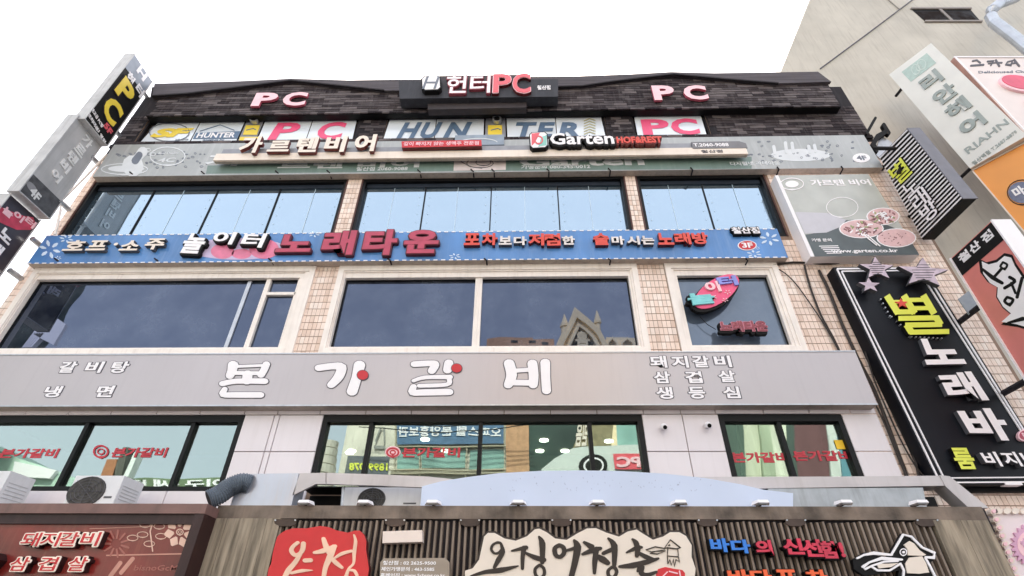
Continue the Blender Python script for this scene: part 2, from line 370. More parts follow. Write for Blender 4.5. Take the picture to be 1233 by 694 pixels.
# third floor: white surrounds
def frame_boxes(mb, x0, x1, z0, z1, t, y0, y1, tb=None):
    tb = t if tb is None else tb
    mb.box(x0, x0+t, y0, y1, z0, z1); mb.box(x1-t, x1, y0, y1, z0, z1)
    mb.box(x0+t, x1-t, y0, y1, z1-t, z1); mb.box(x0+t, x1-t, y0, y1, z0, z0+tb)
def gx(px, py, y=.12): return X(px, py, y)
gz3b = Z(420.5, .12)
for k, (o, gl, gr, gtop) in enumerate(zip(W3, ((27.6, 374), (409.4, 374), (821.6, 374)), ((353, 374), (761, 374), (935, 374)), (339.5, 337.5, 335.5))):
    _, x0, x1, z0, z1 = o
    w_ = MB(); a, b = gx(*gl), gx(*gr); c, d = gz3b, Z(gtop, .12, (gl[0]+gr[0])/2 if k else 200)
    for (l, r_, bo, to, ya, yb) in ((x0-.02, x1+.02, z0-.05, z1+.03, -.06, .04),):
        w_.box(l, x0+.10, ya, yb, bo, to); w_.box(x1-.10, r_, ya, yb, bo, to); w_.box(x0+.10, x1-.10, ya, yb, z1-.10, to); w_.box(x0+.10, x1-.10, ya, yb, bo, c-.06)
    w_.box(x0+.10, (x0+a)/2+.05, -.03, .10, z0, z1-.1); w_.box((x1+b)/2-.05, x1-.1, -.03, .10, z0, z1-.1); w_.box((x0+a)/2+.05, (x1+b)/2-.05, -.03, .10, (z1+d)/2, z1-.1)
    w_.box((x0+a)/2+.05, a, .0, .16, z0, (z1+d)/2); w_.box(b, (x1+b)/2-.05, .0, .16, z0, (z1+d)/2); w_.box(a, b, .0, .16, d, (z1+d)/2); w_.box(a, b, .0, .16, z0, c)
    fr = w_.build('window', M['white_frame'], bld)
    pane = MB().box(a-.02, b+.02, .12, .14, c-.02, d+.02).build('pane', GR if k == 2 else G3, fr)
    gk = MB(); frame_boxes(gk, a, b, c, d, .022, .09, .12); gk.build('gasket', M['black_alu'], fr)
    if k == 0:
        m1 = gx(312, 379); m2 = gx(300, 379); q = Z(355, .1, 340)
        mu = MB().box(m1-.05, m1+.05, .05, .13, c, d); mu.box(m1+.05, b, .05, .13, q-.035, q+.035); mu.box(b-.05, b-.001, .05, .118, c, d); mu.build('mullion', M['white_frame'], fr)
        mu = MB().box(gx(285, 385)-.04, gx(285, 385)+.04, .09, .118, c, d); mu.build('sash_edge', M['alu'], fr)
    if k == 1:
        m1 = gx(575, 379); MB().box(m1-.075, m1+.075, .04, .13, c, d).build('mullion', M['white_frame'], fr)
        MB().box(m1-.012, m1+.012, .025, .04, c, d).build('joint_strip', M['white_frame'], fr)
# fourth floor
seam = mat('film_seam', '#d9ecf8', .5)
for k, (o, ms, ss) in enumerate(zip(W4, ((171.5, 250.5, 327.5), (508.7, 590.5, 673), (854.5,)), ((208, 290, 371), (470, 549, 632, 712), (812, 893)))):
    _, x0, x1, z0, z1 = o
    w_ = MB(); frame_boxes(w_, x0, x1, z0, z1, .10, .0, .16); fr = w_.build('window', M['black_alu'], bld)
    MB().box(x0-.005, x0+.03, -.02, -.001, z0, z1).cut().box(x1-.03, x1+.005, -.02, -.001, z0, z1).build('brown_jamb', mat('brown_jamb', '#54342f', .6, streak=.3), fr)
    cuts = [x0+.1]+[X(m_, 255, .1) for m_ in ms]+[x1-.1]
    for i in range(len(cuts)-1): MB().box(cuts[i]+.005, cuts[i+1]-.005, .12+.004*(i % 2), .13+.004*(i % 2), z0+.1, z1-.1).build('pane', G4, fr)
    for m_ in ms:
        x = X(m_, 255, .1); MB().box(x-.013, x+.013, .095, .119, z0+.1, z1-.1).build('mullion', M['black_alu'], fr)
    sm = MB()
    for m_ in ss: x = X(m_, 255, .1); sm.box(x-.004, x+.004, .112, .118, z0+.3, z1-.22)
    for c_ in cuts:
        for q in range(5):
            for s_ in (-1, 1):
                zz = z0+.35+q*.28; sm.box(c_+s_*.13-.012, c_+s_*.13+.012, .112, .118, zz, zz+.008)
    sm.build('film_seams', seam, fr)['kind'] = 'stuff'
    MB().box(x0+.11, x1-.11, .085, .117, z1-.22, z1-.1).build('head_shade_strip', mat('head_shade_strip', '#2c3440', .3, var=.2), fr)  # dark strip painting in the shadow of the recess under the sign
# second floor
redfilm = mat('red_film', '#c22b3c', .4, var=.08)
for k, (o, ms) in enumerate(zip(W2, ((90, 221.5), (442, 577.5, 712.5), (947.5,)))):
    _, x0, x1, z0, z1 = o; x0 = max(x0, -11.1)
    w_ = MB(); t = .09; w_.box(x0, x0+t, -.02, .14, z0, z1).box(x1-t, x1, -.02, .14, z0, z1).box(x0+t, x1-t, -.02, .14, z1-.13, z1).box(x0+t, x1-t, -.02, .14, z0, z0+.07)
    fr = w_.build('window', M['black_alu'], bld)
    cuts = [x0+t]+[X(m_, 548, .06) for m_ in ms]+[x1-t]
    for i in range(len(cuts)-1): MB().box(cuts[i]+.005, cuts[i+1]-.005, .07+.004*(i % 2), .08+.004*(i % 2), z0+.07, z1-.13).build('pane', G2, fr)
    for m_ in ms: x = X(m_, 548, .06); MB().box(x-.035, x+.035, .0, .069, z0+.07, z1-.13).build('mullion', M['black_alu'], fr)
    P = FP(.066); lt = MB()
    if k == 0:
        lt.text('본가갈비', P, 35, 546, 70, 13, 0, .003, off=.035, shear=0).text('본가갈비', P, 168, 545, 66, 13, 0, .003, off=.035)
        MB().ring(P, 121.5, 544, 8.5, 7, 2.2, .004).ring(P, 121.5, 544, 4, 3.2, 1.6, .004).build('round_emblem', redfilm, fr)
    if k == 1:
        lt.text('본가갈비', P, 519, 545, 70, 12, 0, .003, off=.035)
        MB().ell(P, 473, 544.5, 9.5, 7, 0, .002, 1, 1).ring(P, 473, 545, 7, 5, 2.2, .006).ring(P, 473, 545, 3, 2.4, 1.6, .006).build('round_emblem', [redfilm, M['ltpink']], fr)
    if k == 2:
        lt.text('본가갈비', P, 915, 551, 68, 13, 0, .003, off=.035).text('본가갈비', P, 990, 549, 70, 13, 0, .003, off=.035)
    lt.build('lettering', redfilm, fr)
    if k == 2:
        for pl_, c_ in (([(886, 510), (932, 510), (945, 572), (893, 572)], '#b9c29a'),):
            MB().sheet(FP(.5), pl_, 0).build('curtain', mat('pale_curtain', '#bcc0a4', .8, stretch=(9, 9, .2), var=.35, sc=2), fr)
        MB().sheet(FP(.5), [(952, 512), (985, 512), (1000, 575), (962, 575)], 0).build('brown_curtain', mat('brown_curtain', '#6e4a46', .8, var=.2), fr)
        MB().sheet(FP(.062), [(1004, 530), (1018, 530), (1024, 541), (1008, 541)], 0).build('yellow_notice', mat('yellow_notice', '#f4c832', .6), fr)
# room behind the second floor glass
room = MB(); room.box(-11.0, 6.6, 3.5, 3.6, 3.4, 5.6).box(-11.0, 6.6, .32, 3.5, 5.5, 5.6).box(-11.0, 6.6, .32, 3.5, 3.4, 3.5)
room.build('room_lining', mat('room_lining', '#59574c', .9, var=.15), bld)
lampm = mat('downlight_glow', '#fff6e0', .5, emit=6, var=0)
P = Plane((0, 0, 0))
for px, py in ((421, 545), (402, 560.5), (512, 529), (527, 561), (655, 530), (687, 547), (652, 561), (733, 531)):
    d = ray(px, py); t = (5.49-CAM.z)/d.z; c = CAM+d*t
    if c.y > 3.3: c = Vector((c.x*.5+X(px, py)*.5, 3.1, 5.49)); 
    m_ = MB(); m_.tube([(c.x, c.y, 5.47), (c.x, c.y, 5.495)], .10, 0, 12); m_.build('downlight', lampm, bld)
# second floor cladding: large white panels with recessed joints
def panels(xs_, zs_, y=-.03, name='cladding_panel'):
    for i in range(len(xs_)-1):
        for j in range(len(zs_)-1):
            a, b, c, d = xs_[i]+.006, xs_[i+1]-.006, zs_[j]+.006, zs_[j+1]-.006
            m_ = MB(); e = .006
            m_.add([(a+e, y, c+e), (b-e, y, c+e), (b-e, y, d-e), (a+e, y, d-e), (a, y+.01, c), (b, y+.01, c), (b, y+.01, d), (a, y+.01, d), (a, 0, c), (b, 0, c), (b, 0, d), (a, 0, d)],
                   [(0, 1, 2, 3), (0, 4, 5, 1), (1, 5, 6, 2), (2, 6, 7, 3), (3, 7, 4, 0), (4, 8, 9, 5), (5, 9, 10, 6), (6, 10, 11, 7), (7, 11, 8, 4)])
            m_.build(name, M['clad'], wall)
zj = Z(544.5)
xr = X(1072, 540)
panels([W2[0][2], X(319, 545), X(326, 545), W2[1][1]], [3.2, zj, z2t]); panels([W2[1][2], X(829, 545), W2[2][1]], [3.2, zj, z2t]); panels([W2[2][2], xr], [3.2, zj, z2t])
bx = [-11.1+.0]; 
for px in (30, 82, 133, 188, 240, 294, 334, 385, 440, 495, 552, 607, 663, 719, 775, 820, 862, 920, 975, 1025): bx.append(X(px, 502))
panels(bx+[xr], [z2t+.002, Z(488, 0)+.25])
panels([-11.1, X(18, 600), X(125, 600), X(200, 598), W2[0][2]], [3.2, z2b])
# ---- dark shingled top floor ------------------------------------------
roof = MB()
YF = -.24
fp = FP(YF)
lowpix = [(177, 139.5), (183, 105), (290, 99.5), (350, 96), (420, 98.5), (520, 98), (640, 95), (740, 92), (811, 88.2), (870, 91), (990, 90), (1013, 128.5)]
roof.ppoly(fp, lowpix, -.24, 0, 0)
rf = roof.build('shingled_fascia', M['dark_trim'], bld)
band = MB()
bpix = [(186, 101), (290, 97.8), (350, 94.8), (420, 96.8), (530, 95), (640, 92.5), (693, 92), (760, 89.5), (808, 86.8), (860, 88.3), (985, 86.5), (1001, 98.5),
        (937, 100.5), (870, 95.2), (811, 89.6), (740, 98), (701, 103.8), (672, 104.6), (480, 109.2), (463, 109.2), (400, 102.5), (350, 97.2), (310, 102.5), (226, 113), (183, 116)]
band.ppoly(FP(-.33), bpix, -.09, 0, 0); band.build('gable_trim', mat('gable_trim', '#514c52', .8, var=.3, sc=2, stretch=(.4, 1, 10), streak=.3), rf)
sl_ = MB()
for a, b in (((183, 116.3), (226, 113.3)), ((226, 113.3), (310, 102.8)), ((310, 102.8), (350, 97.6)), ((350, 97.6), (400, 102.9)), ((400, 102.9), (463, 109.5)), ((672, 105), (701, 104.2)), ((701, 104.2), (740, 98.4)), ((740, 98.4), (811, 90)), ((811, 90), (870, 95.6)), ((870, 95.6), (937, 100.9))):
    sl_.stroke(FP(-.33), [a, b], 1.2, -.02, .03, cap=False).cut()
sl_.build('drip_edge', M['dark_trim'], rf)
# shingles
sh = MB()
def shingle(mb, x, z, w_, h_, y, lift):
    e = .004; j = random.uniform(-.012, .012)
    mb.add([(x+e, y-lift, z+j), (x+w_-e, y-lift, z+j), (x+w_-e, y-.004, z+h_), (x+e, y-.004, z+h_), (x+e, y, z+j), (x+w_-e, y, z+j)], [(0, 1, 2, 3), (4, 5, 1, 0), (0, 3, 4), (1, 5, 2)], random.randrange(4))
zt, zb = Z(99, YF), Z(135, YF); rows = 13; hh = (zt-zb)/rows
xl_, xr_ = X(178, 138, YF), X(1012, 128, YF)
for r_ in range(rows):
    x = xl_+random.uniform(0, .2) if r_ else xl_
    while x < xr_-.1:
        w_ = random.uniform(.22, .6) if r_ else .2
        w_ = min(w_, xr_-x); shingle(sh, x, zb+r_*hh, w_, hh*1.02, YF, .014 if r_ else .04); x += w_
sh.build('shingles', M['shingle'], rf)['kind'] = 'stuff'
sh = MB(); zt2, zb2 = Z(134, 0), Z(172, 0); rows = 12; hh = (zt2-zb2)/rows
for r_ in range(rows):
    x = BX0
    while x < BX1-.05:
        w_ = min(random.uniform(.2, .5), BX1-x); zc = zb2+r_*hh
        if not inside(x+w_/2, zc+hh/2, .0) and not inside(x+.02, zc+hh/2) and not inside(x+w_-.02, zc+hh/2): shingle(sh, x, zc, w_, hh*1.02, -.002, .014)
        x += w_
sh.build('shingles', M['shingle'], wall)['kind'] = 'stuff'
st = MB(); zs0 = Z(168.5, -.04); st.box(BX0, BX1, -.05, .3, zs0-.12, zs0); st.build('window_ledge', M['dark_trim'], wall)
st = MB().box(xl_, xr_, -.22, -.04, Z(134, YF)-.025, Z(134, YF)-.002).build('soffit', M['black_alu'], rf)
# top floor windows with printed film
def w5(o, films):
    _, x0, x1, z0, z1 = o; w_ = MB(); frame_boxes(w_, x0, x1, z0, z1, .05, .03, .12); fr = w_.build('window', M['dark_trim'], bld)
    for (a, b) in films:
        MB().sheet(FP(.02), [(X_, y_) for X_, y_ in a], 0).build('film', b, fr)
    return fr
P5 = FP(.02)
fa = w5(W5[0], [([(191, 147), (241, 146.5), (228, 171), (168.5, 172)], M['film']), ([(242, 146.5), (295, 146), (284, 171), (229.5, 171)], M['film']),
                ([(320, 145), (376.5, 144), (367.5, 170), (309, 171)], M['film']), ([(377.5, 144), (430, 143), (424, 169), (368.5, 170)], M['film']), ([(297, 146), (318, 145), (307, 171), (286, 171)], mat('grey_sash', '#8f9199', .4))])
fb = w5(W5[1], [([(470, 142.5), (525.5, 141.5), (522.5, 166.5), (461.5, 168)], M['film']), ([(526.5, 141.5), (583, 141), (582, 166), (523.5, 166.5)], M['film']),
                ([(610, 140.5), (668, 139.5), (670, 165), (611, 166)], M['film']), ([(669, 139.5), (723, 139), (729, 164), (671, 165)], M['film']), ([(585, 141), (608, 140.5), (609, 166), (584, 166)], mat('grey_sash', '#8f9199', .4))])
fc = w5(W5[2], [([(763, 138), (843, 137), (851, 163), (768, 164)], M['film'])])
fd = FP(.010); ye = M['yellow']; nv = M['navy']; gy = mat('grey_print', '#6f7684', .5)
m_ = MB(); m_.text('SF', fd, 207, 160, 46, 12, 0, .004, 0, off=.04, shear=.25, grow=.02); m_.ring(fd, 204, 159.5, 24, 11, 1, .003, 1)
m_.text('2ND FLOOR', fd, 219, 168.3, 16, 2, 0, .003, 1)
m_.sheet(fd, [(236, 160), (290, 158), (286, 167), (232, 167.5)], 0, 3); m_.text('HUNTER', fd, 260.5, 163, 46, 7, .002, .006, 2, off=.03)
m_.stroke(fd, [(241, 158), (265, 150.5), (282, 157)], .8, 0, .004, 3); m_.text('GAMING PC', fd, 257, 168.8, 26, 2, 0, .004, 3)
m_.build('lettering', [ye, gy, M['white'], nv], fa)
hp = M['hotpink']
m_ = MB(); m_.text('P', fd, 343, 158, 34, 22, 0, .004, off=.035, shear=.1).text('C', fd, 399, 157.5, 32, 22, 0, .004, off=.035, shear=.1); m_.build('lettering', hp, fa)
m_ = MB()
for c, x, w_ in (('H', 493, 28), ('U', 519.5, 25), ('N', 551, 34)): m_.text(c, fd, x, 157, w_, 19.5, 0, .004, off=.045, shear=.3)
for c, x, w_ in (('T', 634, 26), ('E', 657, 24), ('R', 684.5, 26)): m_.text(c, fd, x, 156.5, w_, 18.5, 0, .004, off=.045, shear=.2)
for q in range(6): m_.stroke(fd, [(703, 146+q*3.2), (710, 143+q*3.2), (717, 145.5+q*3.2)], 1, 0, .004, 1, cap=False)
m_.build('lettering', [nv, mat('khaki_print', '#b8b48a', .5)], fb)
m_ = MB(); m_.text('P', fd, 789.5, 153, 33, 19, 0, .004, off=.04).text('C', fd, 824.5, 152.5, 33, 20, 0, .004, off=.04); m_.build('lettering', hp, fc)
for fr, cx in ((fa, 302), (fb, 596.5)):
    lean = -3.2 if cx < 400 else 0
    m_ = MB(); m_.sheet(fd, [(cx-9-lean, 151), (cx+8-lean, 151), (cx+8+lean*.2, 162.5), (cx-9+lean*.2, 162.5)], .002, 0); m_.sheet(fd, [(cx-13, 165), (cx+12, 165), (cx+11, 169.5), (cx-14, 169.5)], .002, 0)
    m_.stroke(fd, [(cx-5, 157), (cx+3, 155), (cx+6, 156.5)], 1, .002, .006, 1); m_.build('yellow_notice', [ye, M['navy']], fr)
    m_ = MB(); m_.ell(fd, cx+2-lean, 147, 5.5, 3.6, 0, .12, 0, 0); m_.ell(fd, cx+2-lean, 147.4, 3.6, 2.3, .12, .125, 1, 1); m_.build('round_vent', [M['alu'], M['black']], fr)
# ---------------------------------------------------------------- neighbour on the right
YN = .45
nb = thing('neighbour_building', (14, 3, 0), 'tall plain beige concrete block at the right, rising behind the shingled roof', 'building')
NP = FP(YN); m_ = MB()
def NX(px, py): return NP.uv(px, py)
A = NX(975, 0); B = NX(940, 87); C_ = NX(1004, 97)
dx = (A[0]-B[0])/(A[1]-B[1])
zt_ = 30.
pts = [(B[0], B[1]), (B[0]+dx*(zt_-B[1]), zt_), (26, zt_), (26, .1), (BX1+.06, .1), (BX1+.06, 14.6), (B[0], 14.6)]
m_.prism([(x, YN, z) for x, z in pts], (0, 9, 0), 0)
nbw = m_.build('wall', M['concrete'], nb)
m_ = MB(); m_.tube([NP.at(987, 84, .03), NP.at(1045, 41, .03), NP.at(1106, -5, .03)], .018, 0, 6); m_.build('conduit', M['outline'], nb)
m_ = MB(); m_.tube([NP.at(1068, 0, .03), NP.at(1082, 12, .03)], .018, 0, 6); m_.build('crack_seal', mat('crack_seal', '#98918a', .9), nb)
# small window
m_ = MB(); wp = [(1097, 11.5), (1168, 11.5), (1181, 26.5), (1114, 26.5)]
m_.sheet(NP, wp, .006, 0); wn = m_.build('window', M['black'], nb)
m_ = MB(); m_.stroke(NP, [(1096, 11.3), (1169, 11.3)], 1.6, 0, .05, cap=False).stroke(NP, [(1130, 11), (1147, 27)], 2.4, .01, .04, cap=False).stroke(NP, [(1113, 27), (1182, 27)], 1.6, 0, .06, cap=False); m_.build('frame', mat('brown_grey_frame', '#8d8580', .6), wn)
for a in ([(1102, 14.5), (1131, 14.5), (1141, 25), (1113, 25)], [(1138, 14.5), (1164, 14.5), (1176, 25), (1148, 25)]):
    MB().sheet(NP, a, .014).build('pane', glass('dark_pane', '#706a66', .1, '#1b1413') if 'dark_pane' not in MT else MT['dark_pane'], wn)
# ---------------------------------------------------------------- opposite side of the street (seen mirrored in the glass)
class MPlane(Plane):
    """facade across the street at y=-L, laid out by where its mirror image appears in the panes"""
    def __init__(s, L): s.L = L; s.f = FP(L); s.n = Vector((0, 1, 0)); s.u = Vector((1, 0, 0)); s.v = Vector((0, 0, 1))
    def uv(s, px, py): return s.f.uv(px, py)
    def pos(s, u, v, d=0): return Vector((u, -s.L+d, v))
    def scale(s, px, py): return s.f.scale(px, py)
def mq(px, py, w_, h_): return [(px+w_/2, py-h_/2), (px-w_/2, py-h_/2), (px-w_/2, py+h_/2), (px+w_/2, py+h_/2)]
Q = MPlane(21)
def blk(name, x0, x1, z1, y0, d, m, label, cat='building'):
    o = tag(MB().box(x0, x1, y0-d, y0, .13, z1).build(name, m), label, cat) if False else None
    t_ = thing(name, ((x0+x1)/2, y0-d/2, .13), label, cat); MB().box(x0, x1, y0-d, y0, .13, z1).build('wall', m, t_); return t_
ochre = mat('ochre_brick', '#c79a78', .8, var=.15, bump=.3); pale = mat('pale_render', '#d6d1c4', .8, var=.2, sc=.5, streak=.5, dirt='#9a958a'); stone = mat('church_stone', '#f4dfb8', .8, var=.12, bump=.3)
zq = Q.uv(500, 497)[1]
ob = blk('office_building', Q.uv(412, 540)[0], Q.uv(628, 540)[0], 15.5, -21, 10, pale, 'pale office block across the street, mirrored in the second floor windows')
m_ = MB(); m_.sheet(Q, [(478, 508), (606, 506), (606, 535), (478, 536)], .3, 0)
m_.text('오피스텔 분양홍보관', Q, 0, 0, 0, 0, .3, .34, 1, off=.02, quad=mq(541, 521, 124, 12)); m_.build('banner', [mat('banner_blue', '#4d6f92', .6), M['white']], ob)
m_ = MB()
for a in ([(478, 540), (505, 540), (505, 565), (478, 565)], [(507, 541), (560, 541), (560, 562), (507, 564)], [(565, 541), (606, 541), (606, 566), (565, 564)]): m_.sheet(Q, a, .05, 0)
m_.build('window_band', mat('teal_glass', '#8db3ab', .2, var=.3, sc=.5), ob)
m_ = MB(); m_.sheet(Q, [(418, 550), (468, 550), (466, 572), (414, 572)], .1, 0); m_.text('1899-078', Q, 0, 0, 0, 0, .1, .14, 1, off=.03, quad=mq(443, 563, 46, 9)); m_.build('phone_board', [mat('board_grey', '#5a5f68', .6), M['lime']], ob)
m_ = MB(); m_.stroke(Q, [(452, 531), (458, 515), (462, 515), (462, 532)], 1.5, .1, .14); m_.sheet(Q, [(450, 536), (463, 536), (463, 540), (450, 540)], .1); m_.build('wall_emblem', mat('emblem_grey', '#8c8c88', .6), ob)
m_ = MB()
for px in (476, 506, 562, 607): m_.stroke(Q, [(px, 505), (px-1, 575)], 1.6, .06, .2, cap=False).cut()
for py in (538.5, 567, 571): m_.stroke(Q, [(470, py), (608, py-1)], 1.4, .06, .25, cap=False).cut()
m_.build('pilaster', MT['weathered_stone'] if 'weathered_stone' in MT else mat('trim_stone', '#b8b09c', .8), ob)
for k in range(4): tag(MB().tube([Q.at(440, 505+k*6)+Vector((0, 1.5, 0)), Q.at(540, 511+k*7)+Vector((0, 1.5, 0)), Q.at(640, 506+k*5)+Vector((0, 1.5, 0))], .03, 0, 5).build('street_wire', BLK_), '%s of four black street wires mirrored in the middle second floor window' % ('topmost', 'second', 'third', 'lowest')[k], 'wire')
t_ = thing('silo_tower', (Q.uv(402, 560)[0], -21, .13), 'round striped concrete tower across the street, mirrored at the left of the middle window', 'tower')
m_ = MB(); c = Q.uv(404, 560)[0]; r_ = abs(Q.uv(420, 560)[0]-c)
for k in range(24): m_.tube([(c, -19, .13+k*.46), (c, -19, .13+k*.46+.40)], r_*(1 if k < 20 else 1-.06*(k-19)), 0, 20)
m_.build('ringed_wall', pale, t_)
t_ = blk('brick_shop', Q.uv(629, 540)[0]-1.0, Q.uv(629, 540)[0]+.4, 16, -20.9, 6, ochre, 'narrow orange brick building across the street, mirrored beside the dark curved glass')
cb = thing('church', (Q.uv(700, 540)[0]+2, -30, .13), 'stone church with pointed gable and spires, mirrored in the third floor window', 'church')
R_ = MPlane(33)
m_ = MB(); gab = [(666, 424), (676, 402), (684, 384), (693, 367), (708, 378), (722, 395), (731, 412), (734, 424)]
m_.ppoly(R_, gab, -3, 0, 0); m_.build('gable_wall', stone, cb)
for k, (sc_, d) in enumerate(((.78, .35), (.52, .6))):
    m_ = MB(); p_ = [(700+(x-700)*sc_, 424+(y-424)*sc_) for x, y in gab[:]]
    for i in range(len(p_)-1): m_.stroke(R_, [p_[i], p_[i+1]], 2.4, 0, d, cap=False)
    m_.build('arch_moulding', stone, cb)
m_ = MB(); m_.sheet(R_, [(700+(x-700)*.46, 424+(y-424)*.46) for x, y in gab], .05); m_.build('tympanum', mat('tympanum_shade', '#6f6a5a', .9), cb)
m_ = MB(); m_.text('喜', R_, 700, 410, 18, 18, .1, .4, off=.03); m_.build('carved_emblem', stone, cb)
for px, py in ((679, 386), (720.5, 380)):
    a = R_.uv(px, py); b = R_.uv(px, 424); m_ = MB(); m_.tube([(a[0], -34, b[1]-4), (a[0], -34, a[1])], .25, 0, 10); m_.tube([(a[0], -34, a[1]), (a[0], -34, a[1]+.25), (a[0], -34, a[1]+1.5)], [.36, .36, .04], 0, 10); m_.build('spire', stone, cb)
m_ = MB(); m_.ppoly(R_, [(728, 424), (724, 400), (727, 391), (745, 388), (768, 389), (768, 424)], -6, -3.2, 0); m_.build('roof', mat('dark_roof', '#2b2726', .7), cb)
m_ = MB(); m_.ppoly(R_, [(730, 424), (731, 402), (770, 402), (770, 424)], -3, -.5, 0); m_.build('side_wall', stone, cb)
for cx in (739, 757):
    m_ = MB()
    m_.stroke(R_, [(cx-7, 422), (cx-6, 411), (cx, 405), (cx+6, 411), (cx+7, 422)], 2, -.5, -.1); m_.build('arch', stone, cb)
m_ = MB(); m_.ppoly(R_, [(640, 600), (640, 424), (770, 424), (770, 600)], -4, -.6, 0); m_.build('lower_wall', stone, cb)
t_ = thing('brick_hall', (R_.uv(620, 412)[0], -36, .13), 'long low orange brick building across the street, mirrored beside the church gable', 'building')
m_ = MB(); R2 = MPlane(36); m_.ppoly(R2, [(584, 600), (585, 407), (641, 405.5), (642, 408), (668, 408), (668, 600)], -6, 0, 0); m_.build('wall', ochre, t_)
for cx, cy in ((620, 412), (641, 411.5), (657, 414)): MB().sheet(R2, [(cx-4, cy-1.6), (cx+4, cy-1.6), (cx+4, cy+1.6), (cx-4, cy+1.6)], .05).build('window', M['black'], t_)
Q5 = MPlane(23)
t_ = thing('curtain_wall_tower', (Q5.uv(950, 540)[0], -23, .13), 'striped green and maroon office tower across the street, mirrored in the right second floor window', 'building')
for a_, b_, mm in ((868, 893, '#4f6258'), (893, 912, '#cfd2ba'), (912, 925, '#a9b59a'), (925, 944, '#dde0cc'), (944, 953, '#46554e'), (953, 992, '#6e4a4c'), (992, 1003, '#d8dcd6'), (1003, 1012, '#5f8f9c'), (1012, 1024, '#e2e4e0'), (1024, 1048, '#7fb4bd')):
    m_ = MB(); m_.ppoly(Q5, [(a_, 500), (b_, 500), (b_+10*(a_-700)/250, 600), (a_+10*(a_-700)/250, 600)], -2, .1+random.uniform(0, .3), 0); m_.build('facade_strip', mat('strip_'+mm[1:], mm, .6, var=.15, sc=.6, stretch=(3, 3, .3)), t_)
t_ = thing('rooftop_block', (Q5.uv(200, 540)[0], -24, .13), 'slim brown and white stair tower across the street, mirrored in the left second floor window', 'building')
for p_, mm in (([(120, 572), (128, 552), (140, 552), (136, 572)], '#a9714f'), ([(134, 572), (146, 538), (152, 538), (144, 572)], '#5a5a52'), ([(146, 572), (158, 545), (163, 545), (152, 572)], '#e6ece8')):
    m_ = MB(); m_.ppoly(MPlane(24), p_, -.6, 0, 0); m_.build('stair_panel', mat('strip_'+mm[1:], mm, .6), t_)
# curved dark canopy and church lettering low down
dg_ = thing('glass_hall', (Q.uv(668, 530)[0], -20, .13), 'dark glazed hall with a swooping roof edge across the street, mirrored in the second floor', 'building')
m_ = MB(); m_.ppoly(Q, [(636, 620), (636, 500), (705, 500), (690, 540), (668, 552), (652, 566), (650, 620)], -3, .0, 0); m_.build('glazing', mat('dark_glazing', '#33463f', .25, var=.3, sc=.5), dg_)
m_ = MB(); m_.ppoly(Q, [(690, 540), (705, 500), (740, 500), (736, 536), (718, 538)], -3, .1, 0); m_.text('믿음', Q, 0, 0, 0, 0, .1, .2, 1, off=.03, quad=[(708, 509), (694, 509), (692, 538), (706, 538)]); m_.build('stone_front', [mat('weathered_stone', '#8f8568', .9, var=.25, bump=.4), M['cream']], dg_)
m_ = MB(); m_.ppoly(Q, [(652, 566), (668, 552), (690, 540), (718, 538), (800, 534), (800, 620), (650, 620)], -3, .2, 0); m_.build('pale_wall', mat('pale_wall', '#cfd6d2', .7, var=.05), dg_)
m_ = MB(); m_.sheet(Q, [(738, 548), (772, 548), (776, 566), (741, 566)], .3, 0); m_.text('PC', Q, 0, 0, 0, 0, .3, .34, 1, off=.04, quad=mq(757, 558, 28, 12)); m_.build('red_board', [M['coral'], M['ltpink']], dg_)
m_ = MB(); m_.ell(Q, 714, 562, 17, 14, .2, .3, 0).ring(Q, 714, 562, 11, 9, 2, .32, 1); m_.build('round_board', [M['black'], M['white']], dg_)
m_ = MB(); m_.sheet(Q, [(742, 505), (778, 505), (778, 535), (744, 536)], .1); m_.build('window_band', MT['teal_glass'], dg_)
t_ = thing('street_block', (-14, -24, .13), 'tall dark green-grey block across the street, mirrored at the left ends of the upper windows', 'building')
R3 = MPlane(18)
m_ = MB(); m_.ppoly(R3, [(-60, 640), (-60, 150), (172, 200), (104, 336), (60, 400), (-60, 560)], -4, 0, 0)
xa = R3.uv(100, 341)[0]; m_ = MB(); xa = MPlane(24).uv(98, 343)[0]; m_.box(-45, xa, -24, -20, .13, 34); m_.build('wall', mat('grey_green_wall', '#4d5a56', .7, var=.25, sc=.6, streak=.4), t_)
m_ = MB()
for k in range(5): m_.ppoly(R3, [(26+k*3, 420), (40+k*3, 400), (42+k*3, 401), (28+k*3, 420)], 0, .3, 0)
m_.ppoly(R3, [(40, 400), (55, 378), (78, 390), (66, 418)], 0, .3, 0); m_.build('louvred_dormer', M['white'], t_)
t_ = thing('glazed_arcade', (-7, -26, .13), 'low pale green arcade roof across the street, mirrored in the left window', 'building')
R4 = MPlane(26); m_ = MB(); m_.ppoly(R4, [(-80, 700), (-80, 505), (20, 552), (66, 566), (75, 590), (262, 592), (262, 700)], -6, 0, 0); m_.build('wall', mat('pale_green_wall', '#b4cfbf', .6, var=.1), t_)
m_ = MB(); m_.ppoly(R4, [(150, 577), (290, 577), (290, 592), (150, 592)], 0, .4, 0); m_.text('이구 : 새 배', R4, 0, 0, 0, 0, .4, .5, 1, off=.03, quad=mq(215, 584, 110, 10)); m_.build('fascia_board', [mat('olive_board', '#6b7d60', .7), M['white']], t_)
m_ = MB(); m_.ppoly(R4, [(15, 575), (20, 557), (70, 567), (62, 577)], 0, .3, 0); m_.build('skylight', M['white'], t_)
